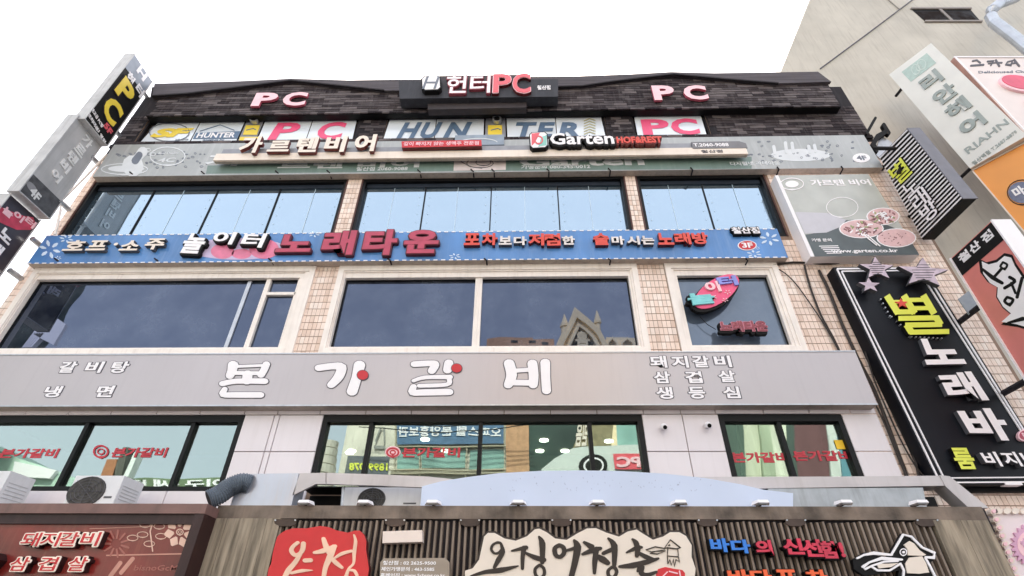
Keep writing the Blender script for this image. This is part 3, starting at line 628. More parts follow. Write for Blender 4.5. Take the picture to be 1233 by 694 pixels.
# ================================================================ signs on the facade
def letter(parent, body, pl, cx, cy, w_, h_, d0, d1, mats, name='letter', **k):
    return MB().text(body, pl, cx, cy, w_, h_, d0, d1, 0, 1 if len(mats) > 1 else 0, **k).build(name, mats, parent)
def outl(parent, body, pl, cx, cy, w_, h_, mats, g_=.05, off=.03, d=.012, name='letter', **k):
    m_ = MB(); m_.text(body, pl, cx, cy, w_, h_, 0, d*.5, 1, off=off, grow=g_, **k); m_.text(body, pl, cx, cy, w_, h_, 0, d, 0, off=off, **k)
    return m_.build(name, mats, parent)
WH, BK = M['white'], M['black']
def boxsign(name, pl, xl, xr, row, zt, zb, depth, mats, label, cat='sign', lipm=None, part='panel'):
    u0 = pl.uv(xl, row)[0]; u1 = pl.uv(xr, row)[0]
    t_ = thing(name, pl.pos((u0+u1)/2, zb), label, cat)
    MB().pbox(pl, u0, u1, zb, zt, -depth, 0, 0, 1).build(part, mats, t_)
    return t_, u0, u1
# ---- second floor: long silver fascia sign -----------------------------
G = FP(-.25); gt, gb_ = G.uv(600, 424.3)[1], G.uv(600, 488.8)[1]
gs, u0, u1 = boxsign('fascia_sign', G, -60, 1043, 455, gt, gb_, .24, [M['gsign'], M['lip']], 'long silver-grey fascia sign with big white rounded Korean letters and two red dots', lipm=1)
m_ = MB()
for a, b, c, d in ((u0, u1, gt-.025, gt), (u0, u1, gb_, gb_+.025)): m_.pbox(G, a, b, c, d, .001, .012)
m_.build('edge_trim', M['alu'], gs)
def kal(name, strokes, dot=None):
    m_ = MB()
    for p, w_ in strokes: m_.stroke(G, p, [q+2.2 for q in w_] if isinstance(w_, list) else w_+2.2, .001, .006, 1, asp=1.3, curve=True)
    for p, w_ in strokes: m_.stroke(G, p, w_, .003, .012, 0, asp=1.3, curve=True)
    if dot: m_.ell(G, dot[0], dot[1], dot[2]+.8, dot[3]+.8, .001, .016, 1); m_.ell(G, *dot, .002, .02, 2)
    return m_.build(name, [WH, M['outline'], M['red']], gs)
kal('letter', [([(281, 440), (279.5, 447), (277, 453)], [13, 11, 10]), ([(321, 439), (318, 446), (314.5, 452)], [9, 9, 9]), ([(281, 442), (316, 440.5)], 4.2), ([(280, 449.5), (314, 450)], 6),
               ([(298.5, 451), (297.5, 459)], 12), ([(268, 462.5), (285, 459.5), (319, 459.5)], [8, 8, 9]), ([(271, 469), (269, 475.5), (285, 476), (314, 476)], [7, 8, 9, 9])])
kal('letter', [([(384, 443.5), (400, 441.5), (411, 442.5), (408, 454), (399, 464)], [10, 10, 12, 12, 10]), ([(433, 440), (429.5, 455), (424, 472)], [14, 12, 13])], (437, 452.3, 6.6, 5.6))
kal('letter', [([(499, 439), (520, 438), (524, 440), (520, 447)], [9, 9, 10, 10]), ([(540.5, 437.5), (539, 446)], [11, 11]),
               ([(498, 459), (512, 455), (542, 454.5)], [5, 6, 7]), ([(541, 457), (538, 463.5), (505, 465)], [6, 6, 6]), ([(498, 466), (497, 473), (512, 473), (541, 472.5)], [8, 9, 10, 10])], (550, 444, 6.2, 5.2))
kal('letter', [([(613, 438), (616, 452), (612, 464)], [13, 13, 11]), ([(641, 438), (642.5, 452), (642, 464)], [12, 12, 11]), ([(618, 447), (640, 445.5)], 6.5), ([(615, 461), (640, 461.5)], 9), ([(656.5, 437), (657, 455), (658, 471)], [12, 11, 11])])
for c, x, y in (('갈', 82, 442.5), ('비', 114, 442.5), ('탕', 144.6, 442.5), ('냉', 64, 472), ('면', 127, 471.5)): outl(gs, c, G, x, y, 20, 15.5, [WH, M['outline']], d=.01)
for c, x, y in (('돼', 792.6, 436), ('지', 818.5, 436), ('갈', 843.5, 435.7), ('비', 870, 435.5), ('삼', 797, 454.7), ('겹', 835, 454.5), ('살', 875, 453.5), ('생', 800, 473.5), ('등', 839, 473.3), ('심', 880.5, 472.8)): outl(gs, c, G, x, y, 20, 14.5, [WH, M['outline']], d=.01)
# ---- third floor: blue fascia sign -------------------------------------
blue = mat('blue_banner', '#5084c2', .3, var=.22, sc=1.1, streak=.3, dirt='#8aaad4', stretch=(1, 1, .6), coat=.2)
B = FP(-.22); bt, bb = B.uv(600, 278.7)[1], B.uv(600, 313.2)[1]
u0 = B.uv(45, 300)[0]; u1 = B.uv(942, 292)[0]
bs = thing('fascia_sign', B.pos((u0+u1)/2, bb), 'long blue fascia sign with raised red and white Korean letters and pale petals', 'sign')
MB().pbox(B, u0, u1, bb, bt, -.21, 0, 0, 1).build('panel', [blue, M['lip']], bs)
m_ = MB(); k = u0
while k < u1-.1: m_.pbox(B, k, k+.09, bt-.02, bt+.004, .001, .008).pbox(B, k, k+.09, bb-.004, bb+.02, .001, .008); k += .17
m_.build('edge_stitching', WH, bs)['kind'] = 'stuff'
m_ = MB(); m_.ell(B, 286, 300, 60, 13, 0, .004, 0, n=30).ell(B, 318, 300, 18, 12, .001, .006, 1).ell(B, 268, 303, 14, 9, .001, .006, 1).ell(B, 291, 306, 12, 6, .001, .006, 1); m_.build('pink_oval', [mat('lilac_print', '#c6b6d8', .35, var=.08), mat('rose_print', '#e07a9c', .35, var=.15)], bs)
petal = mat('pale_petal', '#cfe0f4', .4)
def flower(parent, pl, cx, cy, rx, ry, n=6, m=petal, d=.006, name='petal', wd=None, a0=.3, r0=.35):
    m_ = MB()
    for i in range(n):
        if rx > 5: m_.cut()
        a = a0+2*math.pi*i/n; c, s_ = math.cos(a), math.sin(a)
        m_.stroke(pl, [(cx+rx*r0*c, cy+ry*r0*s_), (cx+rx*.7*c, cy+ry*.7*s_), (cx+rx*c, cy+ry*s_)], [rx*.12, wd or rx*.34, rx*.12], 0, d, asp=rx/ry, cap=False)
    return m_.build(name, m, parent)
for a in ((60, 300.5, 13, 11), (80, 288, 8.5, 5), (70, 311, 4, 2.5), (378, 282.5, 7, 3.4), (547.7, 309, 7, 3.6), (926, 288, 12, 8), (908, 306, 9, 4.5), (912, 299, 3, 2)): flower(bs, B, *a)
crs = [M['cream'], M['letter_side']]
for c, x, w_, h_, y in (('호', 94, 24, 15, 299), ('프', 121, 23, 14, 299), ('·', 143, 5, 4, 297.5), ('소', 160, 22, 14, 299), ('주', 189.5, 23, 15, 297.3)): letter(bs, c, B, x, y, w_, h_, .0, .10, crs, off=.035)
for c, x, w_, h_, y, r_ in (('놀', 236.5, 26, 26, 297, .12), ('이', 272.5, 26, 16, 290.5, .1), ('터', 307.6, 27, 18, 293.3, .1)):
    m_ = MB(); m_.text(c, B, x+.5, y+1, w_, h_, .0, .10, 1, off=.03, grow=.05, rot=-r_*.6); m_.text(c, B, x, y, w_, h_, .10, .115, 0, off=.03, rot=-r_*.6); m_.build('letter', [WH, BK], bs)
for c, x, w_, h_, y in (('노', 357, 41, 22, 296.2), ('래', 409.5, 38, 30, 295.5), ('타', 459, 40, 31, 295), ('운', 508.3, 41, 28, 294.3)):
    m_ = MB(); m_.text(c, B, x, y, w_, h_, .0, .09, 1, off=.045, grow=.03); m_.text(c, B, x, y, w_, h_, .09, .10, 0, off=.045); m_.build('letter', [mat('maroon_pink_acrylic', '#b8405c', .4, var=.12), mat('maroon_side', '#5a1724', .5)], bs)
rs_ = [M['orange_red'], M['dkred']]; ws_ = [mat('dull_white_acrylic', '#e3dcda', .4, var=.15), M['letter_side']]
for c, x, y, r_ in (('포', 568.8, 291.5, 1), ('차', 589.9, 291.5, 1), ('보', 608.5, 293, 0), ('다', 626.4, 293.5, 0), ('저', 645.5, 292, 1), ('렴', 665, 292, 1), ('한', 684, 293, 0), ('술', 723.2, 291.5, 1), ('마', 743.4, 293, 0), ('시', 761.5, 293, 0), ('는', 779, 292.8, 0), ('노', 800, 291.2, 1), ('래', 820.6, 290.8, 1), ('방', 841.5, 290.5, 1)):
    letter(bs, c, B, x, y, 19 if r_ else 15.5, 14.5 if r_ else 10.5, 0, .10, rs_ if r_ else ws_, off=.04)
m_ = MB(); m_.text('철산점', B, 896, 280.6, 33, 9, 0, .08, 1, off=.04, grow=.07).text('철산점', B, 896, 280.6, 33, 8, .08, .09, 0, off=.03); m_.build('lettering', [WH, BK], bs)
m_ = MB(); m_.ell(B, 899.5, 296, 11.5, 6, 0, .01, 1).ell(B, 899.5, 296, 10.3, 5.2, .011, .014, 0).text('3F', B, 899.5, 296, 13, 6.5, .012, .02, 1, off=.03); m_.build('floor_badge', [M['red'], WH], bs)
m_ = MB()
for x in (70, 190, 327, 470, 586, 735, 900): m_.tube([B.at(x, 315, -.12), B.at(x, 314.5, .02), B.at(x-3, 312.5, .035)], .018, 0, 6).cut()
m_.build('bracket', M['dark_trim'], bs)
# ---- fourth floor: broad grey-green fascia ------------------------------
S = FP(-.20); s_t, s_b = S.uv(600, 168.5)[1], S.uv(600, 207.3)[1]
ga = mat('grey_print_sheet', '#a6aaac', .35, var=.12, sc=1, streak=.3, dirt='#d8dadc', coat=.2)
u0 = S.uv(125, 193)[0]; u1 = S.uv(1051, 181)[0]
ss = thing('fascia_sign', S.pos((u0+u1)/2, s_b), 'broad grey-green fascia sign with printed dishes and pale lettering above the fourth floor windows', 'sign')
MB().pbox(S, u0, u1, s_b, s_t, -.19, 0, 0, 1).build('panel', [ga, M['lip']], ss)
gn = mat('green_print', '#6f857f', .35, var=.12, sc=1.5, streak=.25, dirt='#9aa8a4'); pg = mat('pale_print', '#d6dadf', .4, var=.06)
m_ = MB(); m_.sheet(S, [(250, 199.5), (905, 189), (905, 203.3), (545, 206.5), (248, 209.5)], .002); m_.build('green_print', gn, ss)
m_ = MB(); m_.text('철산점 2060-9088', S, 460, 203.3, 62, 5, .002, .006, off=.02).text('가맹문의 080-345-0012', S, 669, 201, 83, 5, .002, .006, off=.02).text('디지털넷 라테아울', S, 909, 197, 60, 5, .002, .006, off=.02)
m_.text('가', S, 272, 193, 48, 16, .002, .006, off=.03).text('르텐 비어', S, 420, 198, 170, 10, .002, .006, off=.03).text('Garten', S, 700, 194, 150, 12, .002, .006, off=.03)
m_.build('lettering', pg, ss)
m_ = MB(); m_.ring(S, 202, 188.5, 21, 11, 1.3, .006).text('4C', S, 201, 193, 20, 6, .002, .006, off=.02).text('Best Quality', S, 203, 185, 24, 4, .002, .006); m_.build('round_emblem', pg, ss)
m_ = MB(); m_.ring(S, 150, 204, 28, 6.5, 1.2, .006).ell(S, 152, 203.5, 22, 4, .001, .004, 0).stroke(S, [(160, 200), (166, 190), (172, 183)], [26, 10, 12], .001, .005, 0).stroke(S, [(163, 194), (168, 187)], [9, 8], .003, .008, 1).ring(S, 178, 181, 3.4, 2, .8, .006).ring(S, 184, 186, 3.6, 2, .8, .006); m_.build('dish_print', [pg, gy], ss)
m_ = MB(); m_.ell(S, 964, 187, 36, 7.5, .001, .004, 0)
for x, y, h_ in ((933, 181, 8), (947, 178, 11), (955, 178, 10), (975, 180, 7), (982, 179, 7)): m_.stroke(S, [(x, y+h_/2), (x-1.5, y-h_/2)], 4, .004, .008, 0)
m_.build('dish_print', pg, ss)
m_ = MB()
for _ in range(90):
    x = random.choice((random.uniform(140, 250), random.uniform(900, 1035))); y = random.uniform(183, 204) if x < 500 else random.uniform(170, 196)
    m_.ring(S, x, y, random.uniform(.8, 2.2), random.uniform(.5, 1.2), .5, .004, n=6)
m_.build('droplet_print', gy, ss)['kind'] = 'stuff'
m_ = MB(); m_.ell(S, 1037, 190.6, 10.5, 5.6, .0, .008, 0).text('4F', S, 1037, 190.6, 12, 6, .008, .012, 1, off=.03); m_.build('floor_badge', [WH, gy], ss)
m_ = MB(); m_.sheet(S, [(547, 193), (609, 192.5), (609, 205), (546, 206)], .004, 0)
m_.ring(S, 578, 197, 16, 5.5, .8, .008, 1).ring(S, 582, 196, 9, 4, .8, .01, 1).stroke(S, [(555, 195), (566, 201), (580, 203)], .8, .004, .008, 1); m_.build('cartoon_print', [mat('pale_card', '#d9cfd0', .5), M['outline']], ss)
m_ = MB()
for x in (160, 246, 335, 397, 506, 570, 595, 661, 735, 834, 938, 1015): m_.tube([S.at(x, 213-x*.008, -.15), S.at(x, 211.5-x*.008, .0), S.at(x-3, 209.5-x*.008, .03)], .018, 0, 6).cut()
m_.build('bracket', M['dark_trim'], ss)
m_ = MB(); m_.ppoly(S, [(548, 165), (607, 164), (607, 176), (548, 177)], .001, .05, 0).ring(S, 577, 174, 22, 5, 1, .056, 1, a0=3.3, a1=6.1); m_.build('top_plate', [mat('steel_blue_plate', '#8e9bab', .4), pg], ss)
# ---- slim letter rail in front of it ------------------------------------
R0 = FP(-.42); ya, yb_ = R0.uv(600, 174.5)[1], R0.uv(600, 181)[1]; yc_ = R0.uv(600, 189)[1]
u0 = R0.uv(258, 190)[0]; u1 = R0.uv(899, 180)[0]
ls = thing('letter_rail_sign', R0.pos((u0+u1)/2, yc_), 'slim cream and grey rail sign carrying raised cream Korean letters and a round-cornered pink logo', 'sign')
MB().pbox(R0, u0+.1, u1-.1, yb_, ya, -.19, -.03).build('grey_rail', mat('grey_rail', '#8f9198', .4, metal=.2), ls)
m_ = MB(); m_.pbox(R0, u0, u1, yc_, yb_, -.12, 0, 0, 0); m_.build('cream_rail', M['cream'], ls)
MB().pbox(R0, u0+.03, u1-.03, yc_-.02, yc_-.001, -.10, -.03).build('lower_lip', M['lip'], ls)
for c, x, w_, h_, y in (('가', 305, 26, 22, 178.5), ('르', 338.5, 26, 14, 180.5), ('텐', 372, 25, 19, 178.8), ('비', 405.6, 25, 20, 178), ('어', 441, 25, 21, 176.5)):
    letter(ls, c, R0, x, y, w_, h_, .02, .12, [M['cream'], mat('brown_red_side', '#6a2b28', .5)], off=.045)
m_ = MB(); m_.ppoly(R0, [(484.5, 175), (580, 173.2), (580.5, 180.5), (485, 182.5)], .0, .12, 0, 1).text('깊이 빠지지 않는 생맥주 전문점', R0, 532, 177.7, 90, 4.6, .12, .128, 2, off=.02); m_.build('red_plate', [M['red'], M['dkred'], M['ltpink']], ls)
m_ = MB(); rr = [(640, 164), (656, 163.5), (659, 166), (660, 180), (657, 183), (641, 184), (638, 181), (637, 167)]
m_.ppoly(R0, rr, .0, .12, 1, 1); rr2 = [(648.5+(x-648.5)*.9, 173.6+(y-173.6)*.9) for x, y in rr]; m_.ppoly(R0, rr2, .12, .13, 0)
m_.ppoly(R0, [(640, 166), (650, 165), (644, 177), (640, 181)], .13, .134, 2); m_.ppoly(R0, [(652, 170), (658, 168), (658, 180), (648, 182)], .13, .134, 3); m_.ring(R0, 648.5, 174, 4.5, 4.5, 1.5, .14, 2); m_.build('logo_tile', [WH, BK, M['coral'], mat('teal_acrylic', '#8cc9c0', .4)], ls)
m_ = MB(); m_.text('Garten', R0, 700, 172.8, 76, 14.5, .0, .12, 1, off=.03, grow=.06).text('Garten', R0, 700, 172, 76, 14, .12, .135, 0, off=.02); m_.build('lettering', [WH, BK], ls)
m_ = MB(); m_.text('HOF&REST', R0, 768.5, 174, 54, 8, .0, .12, 1, off=.03, grow=.08).text('HOF&REST', R0, 768.5, 173.5, 54, 8, .12, .135, 0, off=.04); m_.build('lettering', [M['orange_red'], mat('brown_red_side', '#6a2b28', .5)], ls)
m_ = MB(); m_.ppoly(R0, [(832, 171.5), (890, 170.5), (898, 173), (900, 178.5), (834, 179.5)], -.02, .01, 0).text('T.2060-9088', R0, 856, 175, 42, 4.2, .01, .014, 1, off=.02).text('철산점', R0, 857, 182.5, 26, 3.6, .001, .006, 2, off=.02); m_.build('phone_plate', [mat('mid_grey', '#77777c', .5), WH, M['outline']], ls)
m_ = MB()
for px in range(275, 895, 62): m_.tube([R0.at(px, 190.5-px*.012, -.27), R0.at(px, 190.5-px*.012, -.55)], .02, 0, 6).cut()
m_.build('standoff', M['dark_trim'], ls)
# ---- roof sign ------------------------------------------------------------
K = FP(-.62)
hs = thing('roof_sign', K.at(578, 126), 'centre roof sign with white and pink-red raised letters on a dark stepped board', 'sign')
dk = mat('slate_board', '#36373e', .6, var=.15, streak=.2, dirt='#66676e', spec=.3); MB().ppoly(K, [(480, 97.5), (672, 95.5), (672, 116.5), (481, 119)], -.3, 0, 0).build('side_board', dk, hs)
m_ = MB(); m_.ppoly(K, [(524, 90.8), (633, 89), (633, 99), (524, 100)], -.29, -.02, 0).ppoly(FP(-.45), [(515, 124), (634, 121), (634, 129.5), (515, 132)], -.2, 0, 0); m_.build('centre_board', mat('brown_slate', '#3e383c', .7, var=.15, streak=.2), hs)
m_ = MB(); sq = [(512, 97), (528, 96.3), (531.5, 99), (532, 111.5), (529, 114.3), (512, 115), (508.5, 112), (508, 100)]
m_.ppoly(K, sq, .0, .14, 1, 1); m_.ppoly(K, [(520+(x-520)*.88, 105.6+(y-105.6)*.88) for x, y in sq], .14, .15, 0); m_.text('H', K, 520, 105.6, 19, 15, .15, .158, 2, off=0, shear=.15); m_.build('logo_tile', [WH, BK, gy], hs)
for c, x, w_, h_, y, mm in (('헌', 550, 24, 22, 104.4, 0), ('터', 578.5, 24, 21.5, 104.4, 0), ('P', 604.8, 21, 22, 103.8, 1), ('C', 628, 21, 23, 103.8, 1)):
    m_ = MB(); m_.text(c, K, x, y, w_, h_, .0, .08, 1, off=.012, grow=.03); m_.text(c, K, x, y, w_, h_, .08, .09, 2 if mm else 0, off=.012, grow=.022 if mm else 0)
    if mm: m_.text(c, K, x, y, w_, h_, .09, .10, 0, off=.02)
    m_.build('letter', [[WH, M['coral']][mm], [mat('rose_side', '#9a4a58', .5), M['dkred']][mm], M['ltpink']], hs)
letter(hs, '철산점', K, 654.8, 105.8, 16, 5, 0, .01, [WH], name='lettering', off=.03)
for lab, it in (('pale pink raised roof letters under the left gable peak', (('P', 320.5, 122.2, 28, 17.5), ('C', 356, 121.7, 28, 17.5))), ('pale pink raised roof letters under the right gable peak', (('P', 798.5, 114.3, 26, 18), ('C', 836.5, 114, 28, 18)))):
    KK = FP(YF-.05); t_ = thing('roof_letters', KK.at((it[0][1]+it[1][1])/2, it[0][2]+9), lab, 'sign')
    for c, x, y, w_, h_ in it: letter(t_, c, KK, x, y, w_, h_, .0, .07, [M['ltpink'], mat('pink_side', '#c55a70', .5)], off=.05)
# ---- window neon in the third floor right window -------------------------
Nn = FP(-.02)
t_ = thing('hanging_letter_sign', Nn.at(856, 380), 'tilted pink oval letter sign with teal and blue letters hung inside the right window frame', 'sign')
m_ = MB(); th_ = -.62
def el(cx, cy, rx, ry, n=26): return [(cx+rx*math.cos(a)*math.cos(th_)-ry*math.sin(a)*math.sin(th_), cy+(rx*math.cos(a)*math.sin(th_)+ry*math.sin(a)*math.cos(th_))*.95) for a in [2*math.pi*i/n for i in range(n)]]
m_.ppoly(Nn, el(860, 357, 33, 16.5), .0, .10, 0, 0); m_.text('놀', Nn, 843, 365, 32, 15, .0, .1, 0, off=.03, grow=.1, rot=.25); m_.build('backing', BK, t_)
MB().ppoly(Nn, el(861, 355, 31, 15), .10, .12, 0).build('oval_face', M['hotpink'], t_)
for c, x, y, w_, h_, m__ in (('놀', 842, 364.5, 32, 14, mat('aqua_acrylic', '#7fd0d4', .4)), ('이', 855.5, 350.5, 18, 13, M['ltpink']), ('터', 873, 343.5, 24, 12, mat('periwinkle_acrylic', '#8a93e0', .4))):
    letter(t_, c, Nn, x, y, w_, h_, .12, .16, [m__], off=.045, rot=.1)
for a in ((859, 358.5, 4.5, 3.2), (876, 352, 4, 3), (873, 361.5, 4, 2.6)): flower(t_, Nn.__class__((0, -.15, 0)), *a, n=5, m=M['ltpink'])
t_ = thing('hanging_letter_sign', Nn.at(893, 404), 'small dark red letter sign hung low in the right window below the pink oval', 'sign')
m_ = MB(); m_.text('노래타운', Nn, 892, 398.5, 56, 13, .0, .10, 1, off=.04, grow=.09).text('노래타운', Nn, 893, 396.5, 56, 12.5, .10, .12, 2, off=.04, grow=.035).text('노래타운', Nn, 893, 396.5, 56, 12.5, .12, .13, 0, off=.035); m_.build('lettering', [mat('dusty_red', '#8e3b48', .4), BK, M['pink']], t_)
m_ = MB(); m_.tube([Nn.at(843, 382, .0), Nn.at(852, 391, .0), Nn.at(862, 397, .0)], .008, 0, 5); m_.build('cable', BK, t_)
# ---- poster light box ---------------------------------------------------
Q4 = FP(-.30); crn = [(933, 211.5), (1045.5, 209.8), (1107, 307), (976, 309.3)]
pb = thing('poster_light_box', Q4.at(1035, 309), 'grey poster light box with printed dishes of food, right of the fourth floor windows', 'sign')
MB().ppoly(Q4, crn, -.29, 0, 0, 1).build('box', [mat('poster_grey', '#b6b9b5', .35, var=.12, sc=2, coat=.2), WH], pb)
def bl(a, b):  # a across, b down, inside the poster
    TL, TR, BR, BL = crn; return tuple((1-a)*(1-b)*TL[i]+a*(1-b)*TR[i]+a*b*BR[i]+(1-a)*b*BL[i] for i in (0, 1))
m_ = MB(); m_.sheet(Q4, [bl(0, 0), bl(.035, 0), bl(.035, 1), bl(0, 1)], .004); m_.build('white_edge', WH, pb)
m_ = MB(); m_.sheet(Q4, [bl(.04, .73)]+[bl(.04+.46*i/8, .73-.16*math.sin(i/8*1.2)**2-.03*i/8) for i in range(1, 9)]+[bl(.75, .55), bl(1, .72), bl(1, 1), bl(.04, 1)], .003); m_.build('dark_print', mat('dark_poster_print', '#50595c', .35, var=.25, sc=2), pb)
m_ = MB(); m_.sheet(Q4, [bl(.04, .45), bl(.35, .47), bl(.5, .56), bl(.42, .64), bl(.25, .71), bl(.04, .72)], .005); m_.build('pale_print', mat('pale_poster_print', '#c4c3cc', .35, var=.06), pb)
m_ = MB(); m_.text('가르텐 비어', Q4, 1011.5, 220.3, 72, 8.5, .002, .008, off=.03).text('www.garten.co.kr', Q4, 1041, 303, 80, 6, .004, .01, off=.02).text('가맹 문의', Q4, 989, 289.5, 24, 4, .004, .01, off=.02)
for q in range(5): m_.sheet(Q4, [bl(.12+q*.01, .87+q*.022), bl(.3, .87+q*.022), bl(.3, .88+q*.022), bl(.12+q*.01, .88+q*.022)], .006)
m_.build('lettering', WH, pb)
pf = mat('food_plate_print', '#dcb8ba', .4, var=.1, sc=8); pf2 = mat('food_print', '#8d5f63', .5, var=.5, sc=16)
m_ = MB(); m_.ring(Q4, 953.5, 222, 14, 7, 1, .008, 1).ell(Q4, 953.5, 222, 8, 4, 0, .006, 1).cut().ring(Q4, 1014, 250, 19, 12, .8, .006, 1, n=30)
for cx, cy, rx, ry in ((1063, 261, 20, 10.5), (1037, 276, 27, 11.5), (1079, 287, 24, 11.5)):
    m_.cut().ell(Q4, cx, cy, rx, ry, .0, .010, 1).ell(Q4, cx, cy, rx-1.4, ry-1, .0, .012, 0)
    for _ in range(60):
        a = random.uniform(0, 6.28); r_ = random.uniform(0, .78); x, y = cx+rx*r_*math.cos(a), cy+ry*r_*math.sin(a); b = random.uniform(0, 3)
        if cx < 1070: m_.stroke(Q4, [(x-3*math.cos(b), y-1.5*math.sin(b)), (x+3*math.cos(b), y+1.5*math.sin(b))], 1.6, .012, .014+random.random()*.003, random.choice((1, 1, 2, 2, 3)), cap=False)
        elif random.random() < .4: m_.ell(Q4, x, y, .9, .5, .01, .015, 2, n=6)
m_.cut().stroke(Q4, [(1040, 284), (1055, 296)], 1.2, .01, .02, 1).stroke(Q4, [(1044, 284), (1059, 297)], 1.2, .01, .02, 1); m_.build('food_print', [pf, WH, pf2, mat('herb_print', '#8f9a6a', .5, var=.3, sc=14)], pb)
# ---- vertical black sign -----------------------------------------------
V = FP(-.30); vc = [(1003, 322), (1113, 321), (1276, 583), (1130, 584)]
vs_ = thing('vertical_sign', V.at(1190, 584), 'large black vertical sign with yellow and white raised letters and metallic stars', 'sign')
MB().ppoly(V, vc, -.28, 0, 0).build('board', mat('black_blue_board', '#0d1018', .45, var=.3, sc=.8, spec=.2), vs_)
m_ = MB()
for k_, ww in ((4, 1.6), (9, 1.4)):
    a = [(vc[0][0]+k_*1.1, vc[0][1]+k_*.6), (vc[1][0]-k_*.8, vc[1][1]+k_*.6), (vc[2][0]-k_*1.3, vc[2][1]-k_*1.1+2), (vc[3][0]+k_*.9-2, vc[3][1]-k_*1.1+2)]
    for i in range(4): m_.stroke(V, [a[i], a[(i+1) % 4]], ww, .0, .02, cap=False)
m_.build('white_tube', WH, vs_)
yl = [M['lime'], BK]
def qletter(parent, c, pl, quad, mats, d1=.09, **k):
    return MB().text(c, pl, 0, 0, 1, 1, .0, d1, 0, 1, quad=quad, **k).build('letter', mats, parent)
vq = [(1060, 359), (1113, 358.5), (1140, 405.5), (1090, 406.5)]
def vb(a, b): TL, TR, BR, BL = vq; return tuple((1-a)*(1-b)*TL[i]+a*(1-b)*TR[i]+a*b*BR[i]+(1-a)*b*BL[i] for i in (0, 1))
m_ = MB()
for pts_, w_ in (([(.09, .0), (.09, .46)], 8), ([(.47, .0), (.47, .46)], 8), ([(.05, .17), (.5, .17)], 5), ([(.05, .42), (.5, .42)], 6), ([(.5, .12), (.9, .12)], 5), ([(.5, .33), (.9, .33)], 5), ([(.91, .0), (.91, .48)], 8),
                 ([(.02, .58), (.97, .58)], 6), ([(.91, .56), (.91, .76)], 8), ([(.95, .75), (.08, .75)], 6), ([(.12, .74), (.12, .94)], 8), ([(.08, .93), (1.02, .93)], 6)):
    m_.stroke(V, [vb(*q) for q in pts_], w_, .0, .09, 0, 1, cap=False)
m_.build('letter', yl, vs_)
qletter(vs_, '노', V, [(1100, 411), (1143, 410.5), (1160, 441), (1112, 442)], [WH, M['letter_side']], off=.055)
qletter(vs_, '래', V, [(1124, 451.5), (1165, 450), (1187, 484.5), (1141, 486)], [WH, M['letter_side']], off=.04)
qletter(vs_, '바', V, [(1146, 494.5), (1196, 494), (1219, 533), (1168, 532)], [WH, M['letter_side']], off=.055)
qletter(vs_, '룸', V, [(1138, 541.5), (1162, 541.5), (1173.5, 567), (1150, 567)], yl, off=.03)
for i, c in enumerate('비지니스'): qletter(vs_, c, V, [(1173.5+i*23, 546.5), (1193+i*23, 546.5), (1203+i*24, 564), (1184+i*24, 563)], [WH, M['letter_side']], d1=.1, off=.03)
m_ = MB()
for (a, b, n) in (((1061, 362), (1072, 382), 5), ((1074, 383), (1090, 386), 3), ((1081, 388), (1096, 406), 5), ((1098, 407), (1134, 409), 8)):
    for i in range(n):
        t__ = i/(n-1); m_.ell(V, a[0]+(b[0]-a[0])*t__-2, a[1]+(b[1]-a[1])*t__, 1.0, .9, .0, .05, 0, 0, n=6)
m_.build('bulb_row', M['alu'], vs_)['kind'] = 'stuff'
def star(cx, cy, rx, ry, rot=0, lean=.25):
    P_ = []
    for i in range(10):
        r_ = 1 if i % 2 == 0 else .42; a = -math.pi/2+rot+i*math.pi/5; y = ry*r_*math.sin(a); P_.append((cx+rx*r_*math.cos(a)+y*lean, cy+y))
    return P_
MB().ppoly(V, star(1082, 369, 8, 6), .09, .11, 0).build('red_star', M['orange_red'], vs_)
stm = mat('lilac_metal', '#b8a6b0', .35, metal=.3, var=.25, sc=6)
for cx, cy, rx, ry, r_ in ((1104, 336, 31, 18, .12), (1049, 331, 21, 14, .05), (1040, 351, 13, 9, .05)):
    m_ = MB(); m_.ppoly(V, star(cx, cy, rx, ry, r_), .12, .22, 0, 1)
    if rx > 20:
        for q in range(7): y = cy-ry*.5+q*ry*.17; wq = rx*(.25 if q < 2 else .55-.05*q); m_.stroke(V, [(cx-wq+y*0, y), (cx+wq, y)], .5, .22, .226, 1, cap=False)
    m_.tube([V.at(cx, cy, 0), V.at(cx, cy, .15)], .05, 1, 6); m_.build('star', [stm, M['letter_side']], vs_)
m_ = MB(); m_.ell(V, 1231, 525.5, 8, 7, .0, .05, 0).ell(V, 1231, 525.5, 6.4, 5.4, .05, .055, 1).text('R', V, 1231, 525.5, 6, 6, .055, .06, 0, off=.03); m_.build('round_badge', [M['ltpink'], M['crimson']], vs_)
m_ = MB(); m_.ppoly(FP(-.1), [(1131, 586), (1280, 585), (1290, 592), (1140, 593)], -.1, .0, 0); m_.build('lower_rail', BK, vs_)
m_ = MB(); m_.ppoly(FP(-.2), [(1202, 582.5), (1222, 582.5), (1225, 586.5), (1205, 586.5)], .0, .12, 0); m_.build('power_box', WH, vs_)
